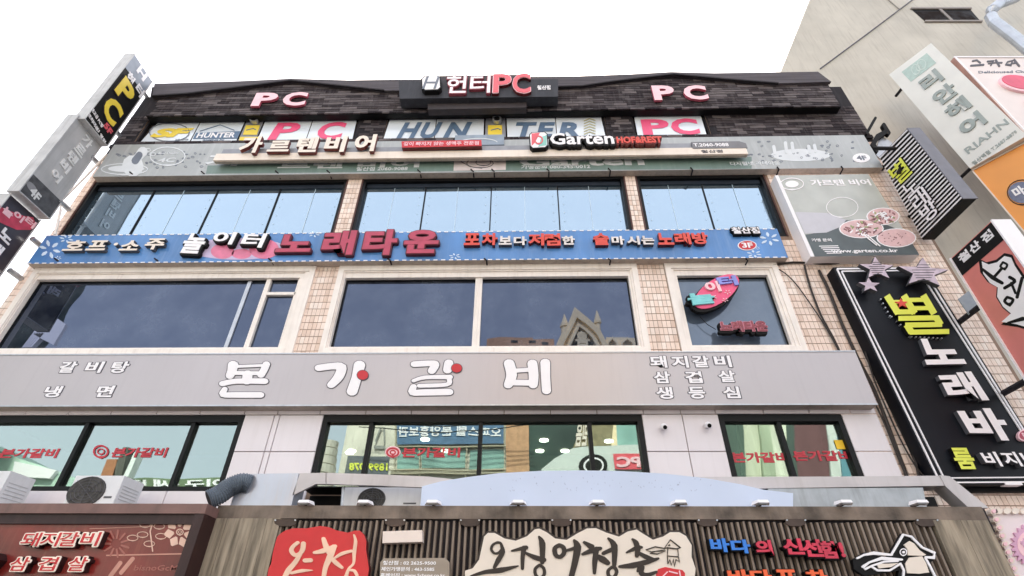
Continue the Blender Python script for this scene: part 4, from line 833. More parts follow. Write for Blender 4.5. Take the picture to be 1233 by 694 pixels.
# ---- striped projecting sign ------------------------------------------
PJ = Plane((8.80, -.25, 0), (0, -1, 0))
qs = [(1059, 189), (1092, 155.5), (1160, 240), (1111, 289)]
T = thing('projecting_sign', PJ.at(1111, 289), 'black and white striped projecting sign with yellow and white letters beside the poster box', 'sign')
dd = PJ.n*-1*.26
m_ = MB(); m_.prism([PJ.at(*p) for p in qs], dd, 0); m_.build('box', BK, T)
m_ = MB(); m_.sheet(PJ, [qs[1], (1094, 155.5), (1162, 240), qs[2]], .004)
u_, v_ = zip(*[PJ.uv(*p) for p in qs])
m_ = MB(); n = 25
for i in range(n):
    for t0 in ((i+.2)/n,):
        t1 = t0+.34/n; L_ = lambda t__: (qs[0][0]+(qs[3][0]-qs[0][0])*t__, qs[0][1]+(qs[3][1]-qs[0][1])*t__); R__ = lambda t__: (qs[1][0]+(qs[2][0]-qs[1][0])*t__, qs[1][1]+(qs[2][1]-qs[1][1])*t__)
        st_ = MB(); st_.sheet(PJ, [L_(t0), R__(t0), R__(t1), L_(t1)], .012, 0); st_.ppoly(PJ, [L_(t0), R__(t0), R__(t1), L_(t1)], .001, .011, 0); st_.build('stripe', WH, T)
m_ = MB(); m_.prism([PJ.at(1092, 155)+PJ.n*.01, PJ.at(1160, 240)+PJ.n*.01, PJ.at(1160, 240)-PJ.n*.28, PJ.at(1092, 155)-PJ.n*.28], Vector((0, -.02, 0)), 0); m_.build('side_sheet', mat('lilac_grey_sheet', '#74747e', .5, var=.1), T)
def jq(cx, cy, wu, hv, w2=None):   # a letter quad following the sign's slant
    ux, uy = .71, -.70; vx, vy = .59, .81
    return [(cx-ux*wu/2-vx*hv/2, cy-uy*wu/2-vy*hv/2), (cx+ux*wu/2-vx*hv/2, cy+uy*wu/2-vy*hv/2), (cx+ux*wu/2+vx*hv/2, cy+uy*wu/2+vy*hv/2), (cx-ux*wu/2+vx*hv/2, cy-uy*wu/2+vy*hv/2)]
for c, x, y, w_, h_, mm in (('별', 1086, 206.5, 24, 24, yl), ('노', 1099, 226, 20, 17, [WH, BK]), ('래', 1110.5, 240, 23, 20, [WH, BK]), ('방', 1121.5, 253.5, 23, 20, [WH, BK])): qletter(T, c, PJ, jq(x, y, w_, h_), mm, d1=.05, off=.015)
m_ = MB(); m_.tube([(8.95, 0, 11.5), (8.95, -.5, 11.5)], .05, 0, 6).cut().tube([(8.95, 0, 9.9), (8.95, -.5, 9.9)], .05, 0, 6).cut()
c0 = PJ.at(1068, 178); m_.tube([c0+Vector((-.2, .1, .1)), c0+Vector((.1, -.3, -.4)), c0+Vector((-.1, 0, -.9))], .05, 0, 6); m_.build('bracket', BK, T)
# ---- salmon projecting sign at the right ------------------------------
O = Plane((8.32, -1.0, 0), (0, -1, 0)); oc = [(1146, 311), (1194, 265.5), (1345, 440), (1315, 556)]
T = thing('projecting_sign', O.at(1233, 440), 'salmon pink projecting sign with a black band on top and black brush letters on white', 'sign')
bz = min(O.uv(1233, 446)[1]-.9, 4.8); z1 = O.uv(1146, 311)[1]; z1b = O.uv(1194, 265.5)[1]; z1 = (z1+z1b)/2; ua, ub = O.uv(1146, 311)[0], O.uv(1194, 265.5)[0]
MB().pbox(O, ua, ub, bz, z1, -.3, 0, 0, 1).build('box', [mat('salmon_face', '#d9827c', .4, var=.08, sc=2), WH], T)
hb = O.uv(1159, 332)[1]; MB().pbox(O, ua+.003, ub-.003, hb, z1-.02, .001, .008).build('black_band', BK, T)
m_ = MB(); m_.pbox(O, ua-.03, ua, bz, z1, -.02, .03).pbox(O, ub, ub+.03, bz, z1, -.31, .03); m_.build('edge_trim', WH, T)
for c, x, y in (('철', 1161.5, 309), ('산', 1174, 297.5), ('점', 1189, 285)): MB().text(c, O, x, y, 15, 11, .008, .014, off=.035).build('letter', WH, T)
bo = [(1179, 312), (1188, 316), (1200, 313), (1210, 305), (1219, 307), (1224, 318), (1233, 331), (1246, 345), (1252, 372), (1240, 398), (1226, 394), (1206, 391), (1219, 380), (1208, 371), (1200, 358), (1201, 346), (1190, 340), (1181, 328)]
m_ = MB(); m_.ppoly(O, bo, .001, .010, 0); m_.ppoly(O, [(1214+(x-1214)*.88, 350+(y-350)*.92) for x, y in bo], .010, .016, 1)
m_.build('cloud_shape', [BK, WH], T)
m_ = MB()
for p_, w_ in (([(1209, 316), (1214, 319), (1211, 324), (1206, 321), (1209, 316)], 2), ([(1207, 324), (1199, 333)], 2.6), ([(1184, 324), (1196, 334), (1208, 341)], [2, 4, 3]), ([(1217, 334), (1223, 339), (1211, 347)], 3), ([(1219, 341), (1224, 353)], 2.4), ([(1214, 358), (1221, 361), (1217, 367), (1211, 363), (1214, 358)], 2.6), ([(1232, 335), (1226, 358)], 3), ([(1215, 389), (1233, 384)], [2, 4])): m_.stroke(O, p_, [q*1.25 for q in w_] if isinstance(w_, list) else w_*1.25, .016, .02, curve=True)
m_.build('brush_lettering', BK, T)
m_ = MB(); m_.ppoly(Plane((8.32, -.6, 0)), [(1154, 360), (1172, 346), (1186, 365), (1167, 379)], -.02, .0, 0); m_.tube([(8.45, 0, 6.9), (8.45, -1.0, 6.9)], .05, 1, 6).tube([(8.45, 0, 5.4), (8.45, -1.0, 5.4)], .05, 1, 6); m_.build('bracket', [mat('grey_plate', '#9aa0aa', .5), M['dark_trim']], T)
# ---- signs on the neighbour --------------------------------------------
a = math.radians(34); RP = Plane((10.42, -.55, 0), (math.sin(a), -math.cos(a), 0))
T = thing('hair_salon_sign', RP.at(1168, 203), 'pale grey-white angled sign with soft grey Korean letters and a greenish emblem', 'sign')
rc = [(1070.5, 90), (1121, 52), (1238, 163), (1168, 203)]
rcx = [(1070.5, 90), (1121, 52), (1236.5, 163.5), (1168, 203)]
MB().ppoly(RP, rcx, -.28, 0, 0, 1).build('box', [mat('pearl_sheet', '#dededa', .4, var=.06, sc=1.5), mat('pearl_edge', '#e4dcd4', .5, streak=.3)], T)
gl_ = mat('grey_green_letter', '#98a2a0', .5)
def rq(cx, cy, wu, hv):
    ux, uy = .80, -.60; vx, vy = .70, .74
    return [(cx-ux*wu/2-vx*hv/2, cy-uy*wu/2-vy*hv/2), (cx+ux*wu/2-vx*hv/2, cy+uy*wu/2-vy*hv/2), (cx+ux*wu/2+vx*hv/2, cy+uy*wu/2+vy*hv/2), (cx-ux*wu/2+vx*hv/2, cy-uy*wu/2+vy*hv/2)]
for c, x, y, w_, h_ in (('리', 1121.5, 97, 27, 17), ('안', 1138, 113.6, 30, 18), ('헤', 1153.5, 130.2, 30, 18), ('어', 1170.8, 149.5, 32, 19)): MB().text(c, RP, 0, 0, 1, 1, .0, .03, off=.04, quad=rq(x, y, w_, h_)).build('letter', gl_, T)
m_ = MB(); m_.text('RIAHN', RP, 0, 0, 1, 1, .0, .01, quad=rq(1188, 164.5, 62, 8)).text('철산역점 T.2687-8879', RP, 0, 0, 1, 1, .0, .01, off=.01, quad=rq(1197.5, 178, 66, 5)); m_.build('lettering', gl_, T)
m_ = MB(); e_ = rq(1106.5, 81.5, 38, 16); m_.sheet(RP, e_, .006, 0); m_.ring(RP, 1103, 84, 5, 6, 1, .01, 1).ring(RP, 1110, 78, 5, 6, 1, .01, 1).ring(RP, 1106.5, 81.5, 3, 4, 1, .012, 1); m_.build('emblem', [mat('sea_green_print', '#aec3bd', .5, var=.1, sc=9), mat('sea_green_pale', '#c6d4cf', .5)], T)
m_ = MB(); m_.tube([RP.at(1100, 75, -.28), RP.at(1100, 75, -.28)+Vector((-.1, .9, 0))], .04, 0, 6).cut().tube([RP.at(1180, 180, -.28), RP.at(1180, 180, -.28)+Vector((-.1, .9, 0))], .04, 0, 6); m_.build('bracket', M['dark_trim'], T)
SK = FP(-1.35); kc = [(1148.5, 68.7), (1320, 68.7), (1420, 175), (1247, 175)]
T = thing('shop_sign', SK.at(1300, 175), 'pale pink-white sign with black brush letters and red ovals above the orange sign', 'sign')
MB().ppoly(SK, kc, -.3, 0, 0, 1).build('box', [mat('blush_sheet', '#e6dad7', .4, var=.05, sc=2), mat('blush_edge', '#b58f86', .6, streak=.4)], T)
m_ = MB(); m_.stroke(SK, [(1150, 69.5), (1250, 175)], 1.5, .001, .02, cap=False).stroke(SK, [(1148, 69.3), (1300, 69.3)], 1.2, .001, .02, cap=False); m_.build('edge_trim', WH, T)
m_ = MB(); 
for p_, w_ in (([(1171, 74), (1176, 73), (1180, 76)], 2), ([(1169, 79.5), (1184, 78.5)], 2.2), ([(1189, 74.5), (1196, 74), (1193, 79)], 2), ([(1190, 77), (1199, 76)], 1.5), ([(1199, 73), (1203, 80)], 2.4), ([(1201, 76), (1206, 76)], 1.8), ([(1213, 75), (1219, 73.5), (1217, 79), (1211, 78), (1213, 75)], 1.8), ([(1221, 72.5), (1227, 80)], 2.4), ([(1218, 77), (1224, 76)], 1.8)): m_.stroke(SK, p_, w_, .001, .01)
m_.build('brush_lettering', M['outline'], T)
letter(T, 'Delicioused Club', SK, 1208, 86.8, 62, 4, .0, .006, [gy], name='lettering', shear=.3)
for cx, cy in ((1224, 102), (1256, 126)):
    m_ = MB(); m_.ell(SK, cx+2, cy+.5, 25, 9.5, .0, .06, 1, rot=.2).ell(SK, cx+2, cy, 22.5, 7.5, .06, .07, 0, rot=.2); m_.build('red_oval', [mat('rose_red', '#dd4668', .35, var=.12), M['ltpink']], T)
a = math.radians(38); OP = Plane((10.58, -.6, 0), (math.sin(a), -math.cos(a), 0))
T = thing('orange_sign', OP.at(1233, 285), 'plain orange angled sign with a small dark round print at the far right', 'sign')
MB().ppoly(OP, [(1171, 206), (1262, 158), (1350, 240), (1250, 300)], -.28, 0, 0, 1).build('box', [mat('orange_sheet', '#f0a04a', .4, var=.05, sc=1.5), M['cream']], T)
m_ = MB(); m_.stroke(OP, [(1171.5, 206.5), (1250, 299)], 1.8, .001, .03, cap=False).stroke(OP, [(1171.5, 205.5), (1262, 158)], 1.2, .001, .03, cap=False); m_.build('edge_trim', M['cream'], T)
m_ = MB(); m_.ell(OP, 1231, 232, 17, 13, .0, .012, 0).ring(OP, 1231, 232, 18, 15, 1, .01, 1).text('마', OP, 1227, 231, 14, 13, .012, .02, 2, off=.05); m_.build('round_print', [mat('slate_blue_print', '#6f7690', .5, var=.3, sc=10), M['dark_trim'], WH], T)
DP = FP(-.55); pts = [(1240, -16), (1222, -2), (1203, 5), (1194.5, 12), (1193, 20), (1197, 27), (1209, 36), (1222, 46), (1240, 61), (1262, 80)]
T = tag(MB().tube([DP.at(x, y) for x, y in pts], .155, 0, 14).build('air_duct', mat('silver_duct', '#c3c9d2', .3, metal=.5, var=.08), smooth=False), 'bent silver air duct at the top right corner', 'duct')
m_ = MB()
P3 = [DP.at(x, y) for x, y in pts]
for i in range(len(P3)-1):
    n = max(2, int((P3[i+1]-P3[i]).length/.09))
    for k in range(n): c = P3[i].lerp(P3[i+1], k/n); dz = (P3[i+1]-P3[i]).normalized()*.01; m_.tube([c-dz, c+dz], .163, 0, 14, closed=False)
T2 = m_.build('rib_rings', MT['silver_duct'], T); T2['kind'] = 'stuff'
# dark bracket and small white board on the neighbour wall
BP = FP(-.1)
T = thing('wall_bracket', BP.at(1052, 190), 'black angular bracket with a small grey board beside the end of the grey-green fascia', 'bracket')
m_ = MB(); m_.stroke(BP, [(1053, 144), (1043, 162)], 3.2, -.05, .05).stroke(BP, [(1063, 152), (1069, 162)], 4.5, -.05, .05).stroke(BP, [(1066, 160), (1056, 166), (1050, 176), (1055, 184)], [5, 6, 5, 3], -.05, .05); m_.build('black_arm', BK, T)
m_ = MB(); m_.ppoly(BP, [(1060, 166), (1066, 163), (1076, 170), (1073, 184), (1063, 190), (1056, 184)], -.1, -.06, 0); m_.build('grey_board', M['alu'], T)
# ---------------------------------------------------------------- left projecting signs
def left_sign(name, x, pix_oz, label, mf, thick=.26, ya=-.3, yo=-1.13):
    pl = Plane((x, ya, 0), (0, 1, 0)); (ix, iy0), (jx, jy0) = pix_oz   # inner top, inner bottom pixels
    z1 = pl.uv(ix, iy0)[1]; z0 = pl.uv(jx, jy0)[1]
    t_ = thing(name, (x, (ya+yo)/2, z0), label, 'sign')
    MB().pbox(pl, yo-ya, 0, z0, z1, -thick, 0, 0, 1).build('box', [mf, mat('weathered_edge', '#c2c2c4', .5, streak=.4)], t_)
    m_ = MB(); m_.pbox(pl, yo-ya-.02, yo-ya, z0-.02, z1+.02, -thick-.01, .02).pbox(pl, 0, .02, z0-.02, z1+.02, -thick, .02).pbox(pl, yo-ya, 0, z0-.022, z0-.001, -thick, .02); m_.build('edge_trim', MT['weathered_edge'], t_)
    return t_, pl, z0, z1
T, L1, z0, z1 = left_sign('projecting_sign', -10.92, ((185, 101), (127, 173.5)), 'black projecting sign with two big yellow letters, topmost at the left edge', BK)
MB().pbox(L1, -.82, -.001, z1-.62, z1-.01, .001, .006).build('grey_top', mat('blue_grey_print', '#8f98a6', .4, var=.12), T)
def lq(cx, cy, wu, hv, ux=.51, uy=.86, vx=-.63, vy=.78):
    l = math.hypot(ux, uy); ux /= l; uy /= l
    return [(cx-ux*wu/2-vx*hv/2, cy-uy*wu/2-vy*hv/2), (cx+ux*wu/2-vx*hv/2, cy+uy*wu/2-vy*hv/2), (cx+ux*wu/2+vx*hv/2, cy+uy*wu/2+vy*hv/2), (cx-ux*wu/2+vx*hv/2, cy-uy*wu/2+vy*hv/2)]
for c, x, y, w_, h_ in (('P', 150, 110.5, 25, 22), ('C', 134.5, 133.5, 27, 24)):
    m_ = MB(); q_ = lq(x, y, w_, h_); m_.text(c, L1, 0, 0, 1, 1, .0, .02, 1, off=.06, grow=.04, quad=q_).text(c, L1, 0, 0, 1, 1, .02, .03, 0, off=.06, quad=q_); m_.build('letter', [M['yellow'], M['dark_trim']], T)
for c, x, y in (('헌', 157, 94.5), ('터', 168, 109)): MB().text(c, L1, 0, 0, 1, 1, .0, .01, off=.04, quad=lq(x, y, 13, 10)).build('letter', WH, T)
MB().text('H', L1, 0, 0, 1, 1, .006, .014, off=.04, quad=lq(170.5, 88.5, 16, 9)).build('emblem', WH, T)
m_ = MB(); m_.text('최고급 PC방', L1, 0, 0, 1, 1, .0, .01, 0, off=.02, quad=lq(117, 142, 26, 4)).text('프리미엄', L1, 0, 0, 1, 1, .0, .01, 0, off=.02, quad=lq(112, 147, 22, 4)).text('24시간 영업', L1, 0, 0, 1, 1, .0, .01, 0, off=.02, quad=lq(118, 157, 34, 3)).text('5F', L1, 0, 0, 1, 1, .0, .012, 1, off=.04, quad=lq(130, 155, 14, 7)); m_.build('lettering', [WH, M['coral']], T)
T, L2, z0, z1 = left_sign('projecting_sign', -11.08, ((127, 178), (58, 262)), 'weathered grey projecting sign with faded grey letters, middle one at the left edge', mat('faded_grey', '#b0b0b2', .5, var=.12, sc=2, streak=.25, dirt='#77777a'), yo=-1.18)
fg = mat('faded_letter', '#dededf', .5)
for c, x, y in (('가', 104.5, 170.5), ('르', 96, 181), ('텐', 87, 190.5), ('비', 78, 200.5), ('어', 67.5, 212)): MB().text(c, L2, 0, 0, 1, 1, .0, .02, off=.04, quad=lq(x, y, 15, 11, .6, .8)).build('letter', fg, T)
m_ = MB(); m_.pbox(L2, -.86, -.005, z0+.02, z0+.55, .001, .005, 0); m_.text('4F', L2, 0, 0, 1, 1, .005, .012, 1, off=.03, quad=lq(42, 234, 16, 10, .6, .8)).ell(L2, 38, 226, 9, 4, .004, .009, 2, rot=.9); m_.build('dark_print', [mat('charcoal_print', '#4c4c50', .5, var=.4, sc=8), fg, mat('mid_print', '#8c8c90', .5)], T)
T, L3, z0, z1 = left_sign('projecting_sign', -11.28, ((50, 268), (-14, 350)), 'black projecting sign with a crimson oval, lowest at the left edge', mat('dusky_black', '#352f38', .35, var=.3, sc=2))
m_ = MB(); m_.ppoly(L3, [(-12, 236), (2, 250), (16, 256), (28, 260), (40, 262), (43, 273), (36, 277), (20, 277), (4, 270), (-12, 262)], .0, .008, 0); m_.build('crimson_oval', mat('crimson_print', '#c23a55', .4, var=.2, sc=5), T)
for c, x, y in (('놀', 9, 256), ('이', 22, 261), ('터', 36, 268)): MB().text(c, L3, 0, 0, 1, 1, .008, .016, off=.035, quad=lq(x, y, 14, 9, .7, .6)).build('letter', M['ltpink'], T)
for c, x, y in (('노', 7, 284), ('래', -5, 298)): MB().text(c, L3, 0, 0, 1, 1, .0, .016, off=.035, quad=lq(x, y, 19, 13, .7, .7)).build('letter', WH, T)
for z in (15.0, 13.2, 12.0, 10.4, 9.2, 8.3): MB().tube([(-11.1, 0, z), (-11.1, -.34, z)], .06, 0, 6).build('sign_stay', M['alu'], bld)
LP = FP(-.12); tag(MB().tube([LP.at(129, 186), LP.at(100, 216), LP.at(76, 240), LP.at(66, 283)], .03, 0, 6).build('drain_pipe', M['white_frame']), 'thin white pipe running down the left corner of the building', 'pipe')
# ================================================================ ground floor signs, ledges and machines
wood = mat('weathered_wood', '#8f8373', .8, var=.5, sc=2.2, stretch=(6, 6, .7), bump=.3, streak=.7, dirt='#c2b3a0')
beam = mat('rusty_beam', '#776a60', .8, var=.55, sc=2.5, bump=.25, streak=.3, dirt='#a08c7c')
rib = mat('corrugated_brown', '#86776b', .55, var=.3, sc=3, stretch=(8, 8, .6), streak=.35, dirt='#a49484', metal=.1)
YB = -1.0; E1 = FP(YB)
bt_, bm_ = E1.uv(600, 609.3)[1], E1.uv(600, 625)[1]; bot = 2.25
xl0 = E1.uv(262, 612)[0]; xl1 = E1.uv(337, 630)[0]; xr0 = E1.uv(1124, 630)[0]; xr1 = E1.uv(1182, 611)[0]
WB = thing('wooden_signboard', E1.pos((xl0+xr1)/2, bot), 'wide brown signboard of ribbed sheet with weathered wooden ends, above the shop front', 'sign')
MB().pbox(E1, xl0, xr1, bm_+.0, bt_, -.5, 0).build('top_beam', beam, WB)
MB().pbox(E1, xl0, xr1, bot, bm_, -.5, -.07).build('backing', M['dark_trim'], WB)
def planks(a, b, n):
    for i in range(n):
        x0 = a+(b-a)*i/n; x1 = a+(b-a)*(i+1)/n; o = random.uniform(-.004, .006)
        MB().pbox(E1, x0+.002, x1-.002, bot, bm_-.002, -.069, .004+o).build('plank', wood, WB)
planks(xl0, xl1, 5); planks(xr0, xr1, 4)
NR = 108; pitch = (xr0-xl1)/NR; first = None
for i in range(NR):
    x = xl1+pitch*i
    if first is None:
        m_ = MB(); w_ = pitch*.56
        m_.add([(x, YB+.07, bot), (x+w_*.2, YB+.015, bot), (x+w_*.8, YB+.015, bot), (x+w_, YB+.07, bot), (x, YB+.07, bm_-.03), (x+w_*.2, YB+.015, bm_-.03), (x+w_*.8, YB+.015, bm_-.03), (x+w_, YB+.07, bm_-.03)],
               [(0, 4, 5, 1), (1, 5, 6, 2), (2, 6, 7, 3), (4, 7, 6, 5), (0, 1, 2, 3)]); first = m_.build('rib', rib, WB)
    else:
        c = first.copy(); COL.objects.link(c); c.parent = WB; c.location = (pitch*i, 0, random.uniform(-.012, .012)); ORG[c.name] = ORG[first.name]
plt = mat('bolt_plate', '#4a3c35', .6, var=.3, metal=.2)
for x in (344, 476, 566, 676, 852, 958, 1116):
    m_ = MB(); w_ = 14 if x in (344, 1116) else 13
    m_.ppoly(E1, [(x-w_, 625.2), (x+w_, 625.2), (x+w_-2, 632), (x+w_*.4, 634), (x-w_*.5, 634), (x-w_+1, 631)], -.01, .008, 0); pl_ = m_.build('bolt_plate', plt, WB)
    for s_ in (-1, 1): MB().ell(E1, x+s_*(w_-2), 626.8, 1.1, 1.0, .008, .02, 0, n=8).build('bolt', M['alu'], pl_)
# ledges and ducts boarding above the wooden sign
LG = FP(-.85); lg = mat('pale_metal_sheet', '#c6c0c2', .4, var=.1, sc=1.5, metal=.1, streak=.25, dirt='#9a928e'); lav = mat('pale_blue_board', '#cad6ee', .45, var=.04, sc=1)
CN = thing('sign_canopy', LG.at(720, 611), 'pale metal canopy boxing above the brown signboard with dark gaps', 'canopy')
m_ = MB(); m_.pbox(LG, LG.uv(293, 590)[0], LG.uv(1175, 590)[0], bt_-.3, LG.uv(600, 612)[1], -.84, -.02); m_.build('base', M['dark_trim'], CN)
MB().ppoly(LG, [(289, 571), (360, 570), (350, 612), (276, 613)], -.35, .0, 0).build('end_sheet', mat('iridescent_sheet', '#bfc4d2', .3, var=.1, sc=1.5, metal=.3, streak=.3, dirt='#c9a994'), CN)
MB().ppoly(LG, [(361, 570), (392, 569.5), (392, 583), (380, 583), (352, 597)], -.05, .0, 0).build('corner_sheet', lg, CN)
MB().ppoly(LG, [(393, 569.5), (458, 571.5), (515, 574), (545, 577), (545, 586.5), (510, 587), (458, 585), (393, 583)], -.06, .0, 0).build('front_sheet', lg, CN)
MB().ppoly(LG, [(825, 574.5), (1000, 574), (1131, 573), (1138, 585), (930, 588), (825, 592)], -.30, .0, 0).build('front_sheet', lg, CN)
MB().ppoly(LG, [(925, 588), (1112, 587), (1117, 612), (925, 612)], -.03, -.012, 0).build('lower_sheet', mat('grey_metal_sheet', '#a9aeb4', .4, var=.15, metal=.2, streak=.3), CN)
MB().ppoly(LG, [(1131, 572.5), (1143, 574), (1190, 612), (1166, 612), (1138, 586)], -.25, .012, 0).build('slanted_sheet', lg, CN)
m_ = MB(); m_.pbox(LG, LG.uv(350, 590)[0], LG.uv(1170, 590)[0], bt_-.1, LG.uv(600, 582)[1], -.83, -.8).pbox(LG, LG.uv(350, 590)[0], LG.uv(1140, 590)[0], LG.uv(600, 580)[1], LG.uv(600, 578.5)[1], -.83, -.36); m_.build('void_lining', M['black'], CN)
m_ = MB(); m_.tube([LG.at(411, 585, -.1), LG.at(409, 611, -.1)], .02, 0, 6); m_.build('post', M['alu'], CN)
AR = FP(-.90)
arch = [(506, 612), (506, 588)] + [(x, 568.5+((x-700)/190)**2*14 if x > 700 else 568.5+((700-x)/195)**2*16) for x in range(520, 900, 20)] + [(920, 588), (990, 612)]
arch = [(506, 612), (508, 586), (530, 580), (560, 575), (600, 570), (650, 567.2), (700, 566.6), (750, 567.5), (800, 570.5), (850, 576), (890, 583), (920, 590), (955, 594), (955, 612)]
T = tag(MB().ppoly(AR, arch, -.04, 0, 0).build('arched_board', lav), 'plain lavender arched board standing on the wooden signboard', 'board')
m_ = MB()
for _ in range(60): x, y = random.uniform(590, 860), random.uniform(574, 592); m_.stroke(AR, [(x, y), (x+random.uniform(-1.5, 1.5), y+random.uniform(-2, 2))], .5, .0, .003, cap=False)
k = m_.build('scuff_marks', mat('scuff', '#a3abc4', .6), T); k['kind'] = 'stuff'
# floodlights on the top edge
def flood(px, label):
    c = E1.at(px, 608.2); t_ = thing('sign_floodlight', c, label, 'lamp', 'small white floodlights along the wooden signboard')
    x, y, z = c
    m_ = MB(); m_.add([(x-.08, y-.15, z+.0), (x+.08, y-.15, z+.0), (x+.13, y-.01, z-.01), (x-.13, y-.01, z-.01), (x-.07, y-.14, z+.04), (x+.07, y-.14, z+.04), (x+.11, y-.02, z+.04), (x-.11, y-.02, z+.04)], [(0, 3, 2, 1), (4, 5, 6, 7), (0, 1, 5, 4), (1, 2, 6, 5), (2, 3, 7, 6), (3, 0, 4, 7)]); m_.build('housing', WH, t_)
    MB().box(x-.06, x+.06, y-.12, y-.05, z-.013, z-.007).build('lens', M['alu'], t_)
    MB().box(x-.02, x+.02, y-.05, y+.12, z-.01, z+.02).build('arm', M['dark_trim'], t_)
    return t_
f0 = flood(369, 'small white floodlight leftmost on the signboard edge, beside the iridescent sheet')
for px, lb in ((440, 'small white floodlight in front of the round air unit fan'), (522, 'small white floodlight at the left foot of the lavender arch'), (624, 'small white floodlight above the letter 오 of the brush sign'), (719, 'small white floodlight under the crown of the lavender arch'),
               (817, 'small white floodlight above the little squid drawing'), (915, 'small white floodlight at the right foot of the lavender arch, above blue letters'), (1014, 'small white floodlight above the red letters, on the grey sheet'), (1104, 'small white floodlight rightmost on the signboard edge')):
    c = copy_tree(f0); c.location = E1.at(px, 608.2); c['label'] = lb
# red plaque
E2 = FP(YB-.12)
def q2(p): return [(320+x/6.09, 580+y/6.09) for x, y in p]
out_ = q2([(-10, 760), (12, 690), (20, 640), (40, 600), (52, 520), (70, 450), (84, 405), (112, 378), (150, 356), (200, 343), (300, 343), (400, 326), (460, 334), (520, 358), (600, 375), (650, 360), (690, 360), (722, 390), (738, 440), (735, 500), (748, 580), (757, 640), (748, 700), (752, 760)])
T = thing('round_plaque', E2.at(383, 700), 'red wavy-edged plaque with cream brush-written Korean letters at the left of the wooden signboard', 'sign')
MB().ppoly(E2, out_, -.12, 0, 0, 1).build('plaque', [mat('signal_red', '#d01a26', .35, var=.05), M['dkred']], T)
m_ = MB()
for p_, w_ in (([(235, 450), (200, 480), (190, 510), (215, 540), (250, 530), (272, 500), (278, 455)], [5, 5, 5.5, 5.5, 5, 6, 6]), ([(258, 525), (220, 590), (170, 650), (140, 705)], [5, 6, 7, 6]), ([(190, 672), (270, 655), (345, 652)], [4, 5, 1]), ([(290, 580), (330, 578)], 6), ([(425, 420), (445, 480), (470, 520)], [5, 7, 8]), ([(358, 522), (420, 510), (510, 475)], [4, 7, 5]), ([(500, 480), (470, 560), (440, 630), (425, 710)], [7, 8, 6, 5]), ([(480, 560), (520, 600), (560, 632)], [5, 6, 4]), ([(510, 560), (560, 530), (630, 510)], [3, 5, 4]), ([(648, 392), (660, 440), (650, 520), (645, 600), (610, 640), (590, 700)], [2, 4, 4.5, 3, 3, 5]), ([(610, 650), (650, 655), (670, 690)], [3, 4, 4])):
    m_.stroke(E2, q2(p_), w_, 0, .012, asp=1.2, curve=True)
m_.build('brush_lettering', mat('peach_paint', '#f4cdb4', .5), T)
# white box and info plate
T = tag(MB().ppoly(E2, [(461, 640), (508, 638.5), (508.5, 652.5), (460.5, 654)], -.14, 0, 0).build('junction_box', mat('ivory_plastic', '#efdfd6', .5, var=.03)), 'blank white box on the ribbed board between the red plaque and the white brush sign', 'box')
T = thing('info_plate', E2.at(498, 700), 'brown-grey glass info plate with small white phone numbers, below the white box', 'plate')
MB().ppoly(E2, [(462, 672.5), (536, 672), (541, 677), (541, 715), (456, 715), (458, 677)], -.08, 0, 0).build('plate', mat('smoky_plate', '#94867a', .3, var=.1, coat=.3), T)
m_ = MB(); m_.text('철산점 : 02 2625-9500', E2, 493, 678, 64, 5, 0, .006, off=.02).text('체인가맹문의 : 463-5585', E2, 491, 685.5, 64, 5, 0, .006, off=.02).text('홈페이지 : www.5chung.co.kr', E2, 497, 693, 78, 5, 0, .006, off=.02); m_.build('lettering', WH, T)
# white brush sign
def q3(p): return [(560+x/4.11, 610+y/4.11) for x, y in p]
po = [(-20, 370), (0, 330), (30, 300), (60, 260), (75, 190), (85, 145), (110, 122), (150, 122), (200, 150), (250, 160), (300, 140), (340, 105), (370, 100), (410, 120), (450, 150), (500, 156), (550, 125), (600, 100), (650, 98), (700, 120), (760, 140), (800, 115), (850, 105), (890, 130), (930, 155), (975, 140), (1010, 118), (1060, 118), (1100, 140), (1130, 190), (1130, 250), (1140, 320), (1145, 400)]
T = thing('brush_letter_sign', E2.at(695, 700), 'cream wavy-edged sign with black brush letters, a little squid drawing and a red seal', 'sign')
MB().ppoly(E2, q3(po), -.12, 0, 0).build('dark_border', mat('dark_brown_paint', '#2c211d', .5), T)
def shrink(p, k):   # inset an outline a little towards its inside
    r_ = []; n = len(p)
    for i in range(n):
        a, b = p[i-1], p[(i+1) % n]; tx, ty = b[0]-a[0], b[1]-a[1]; l = math.hypot(tx, ty) or 1; r_.append((p[i][0]-ty/l*k, p[i][1]+tx/l*k))
    return r_
MB().ppoly(E2, q3(shrink(po[1:-1], 11)+[(1125, 420), (0, 420)]), .0, .02, 0).build('cream_face', mat('cream_face', '#ecdfd2', .45, var=.03), T)
bkb = mat('brush_black', '#30261f', .6)
E3 = FP(YB-.14)
m_ = MB()
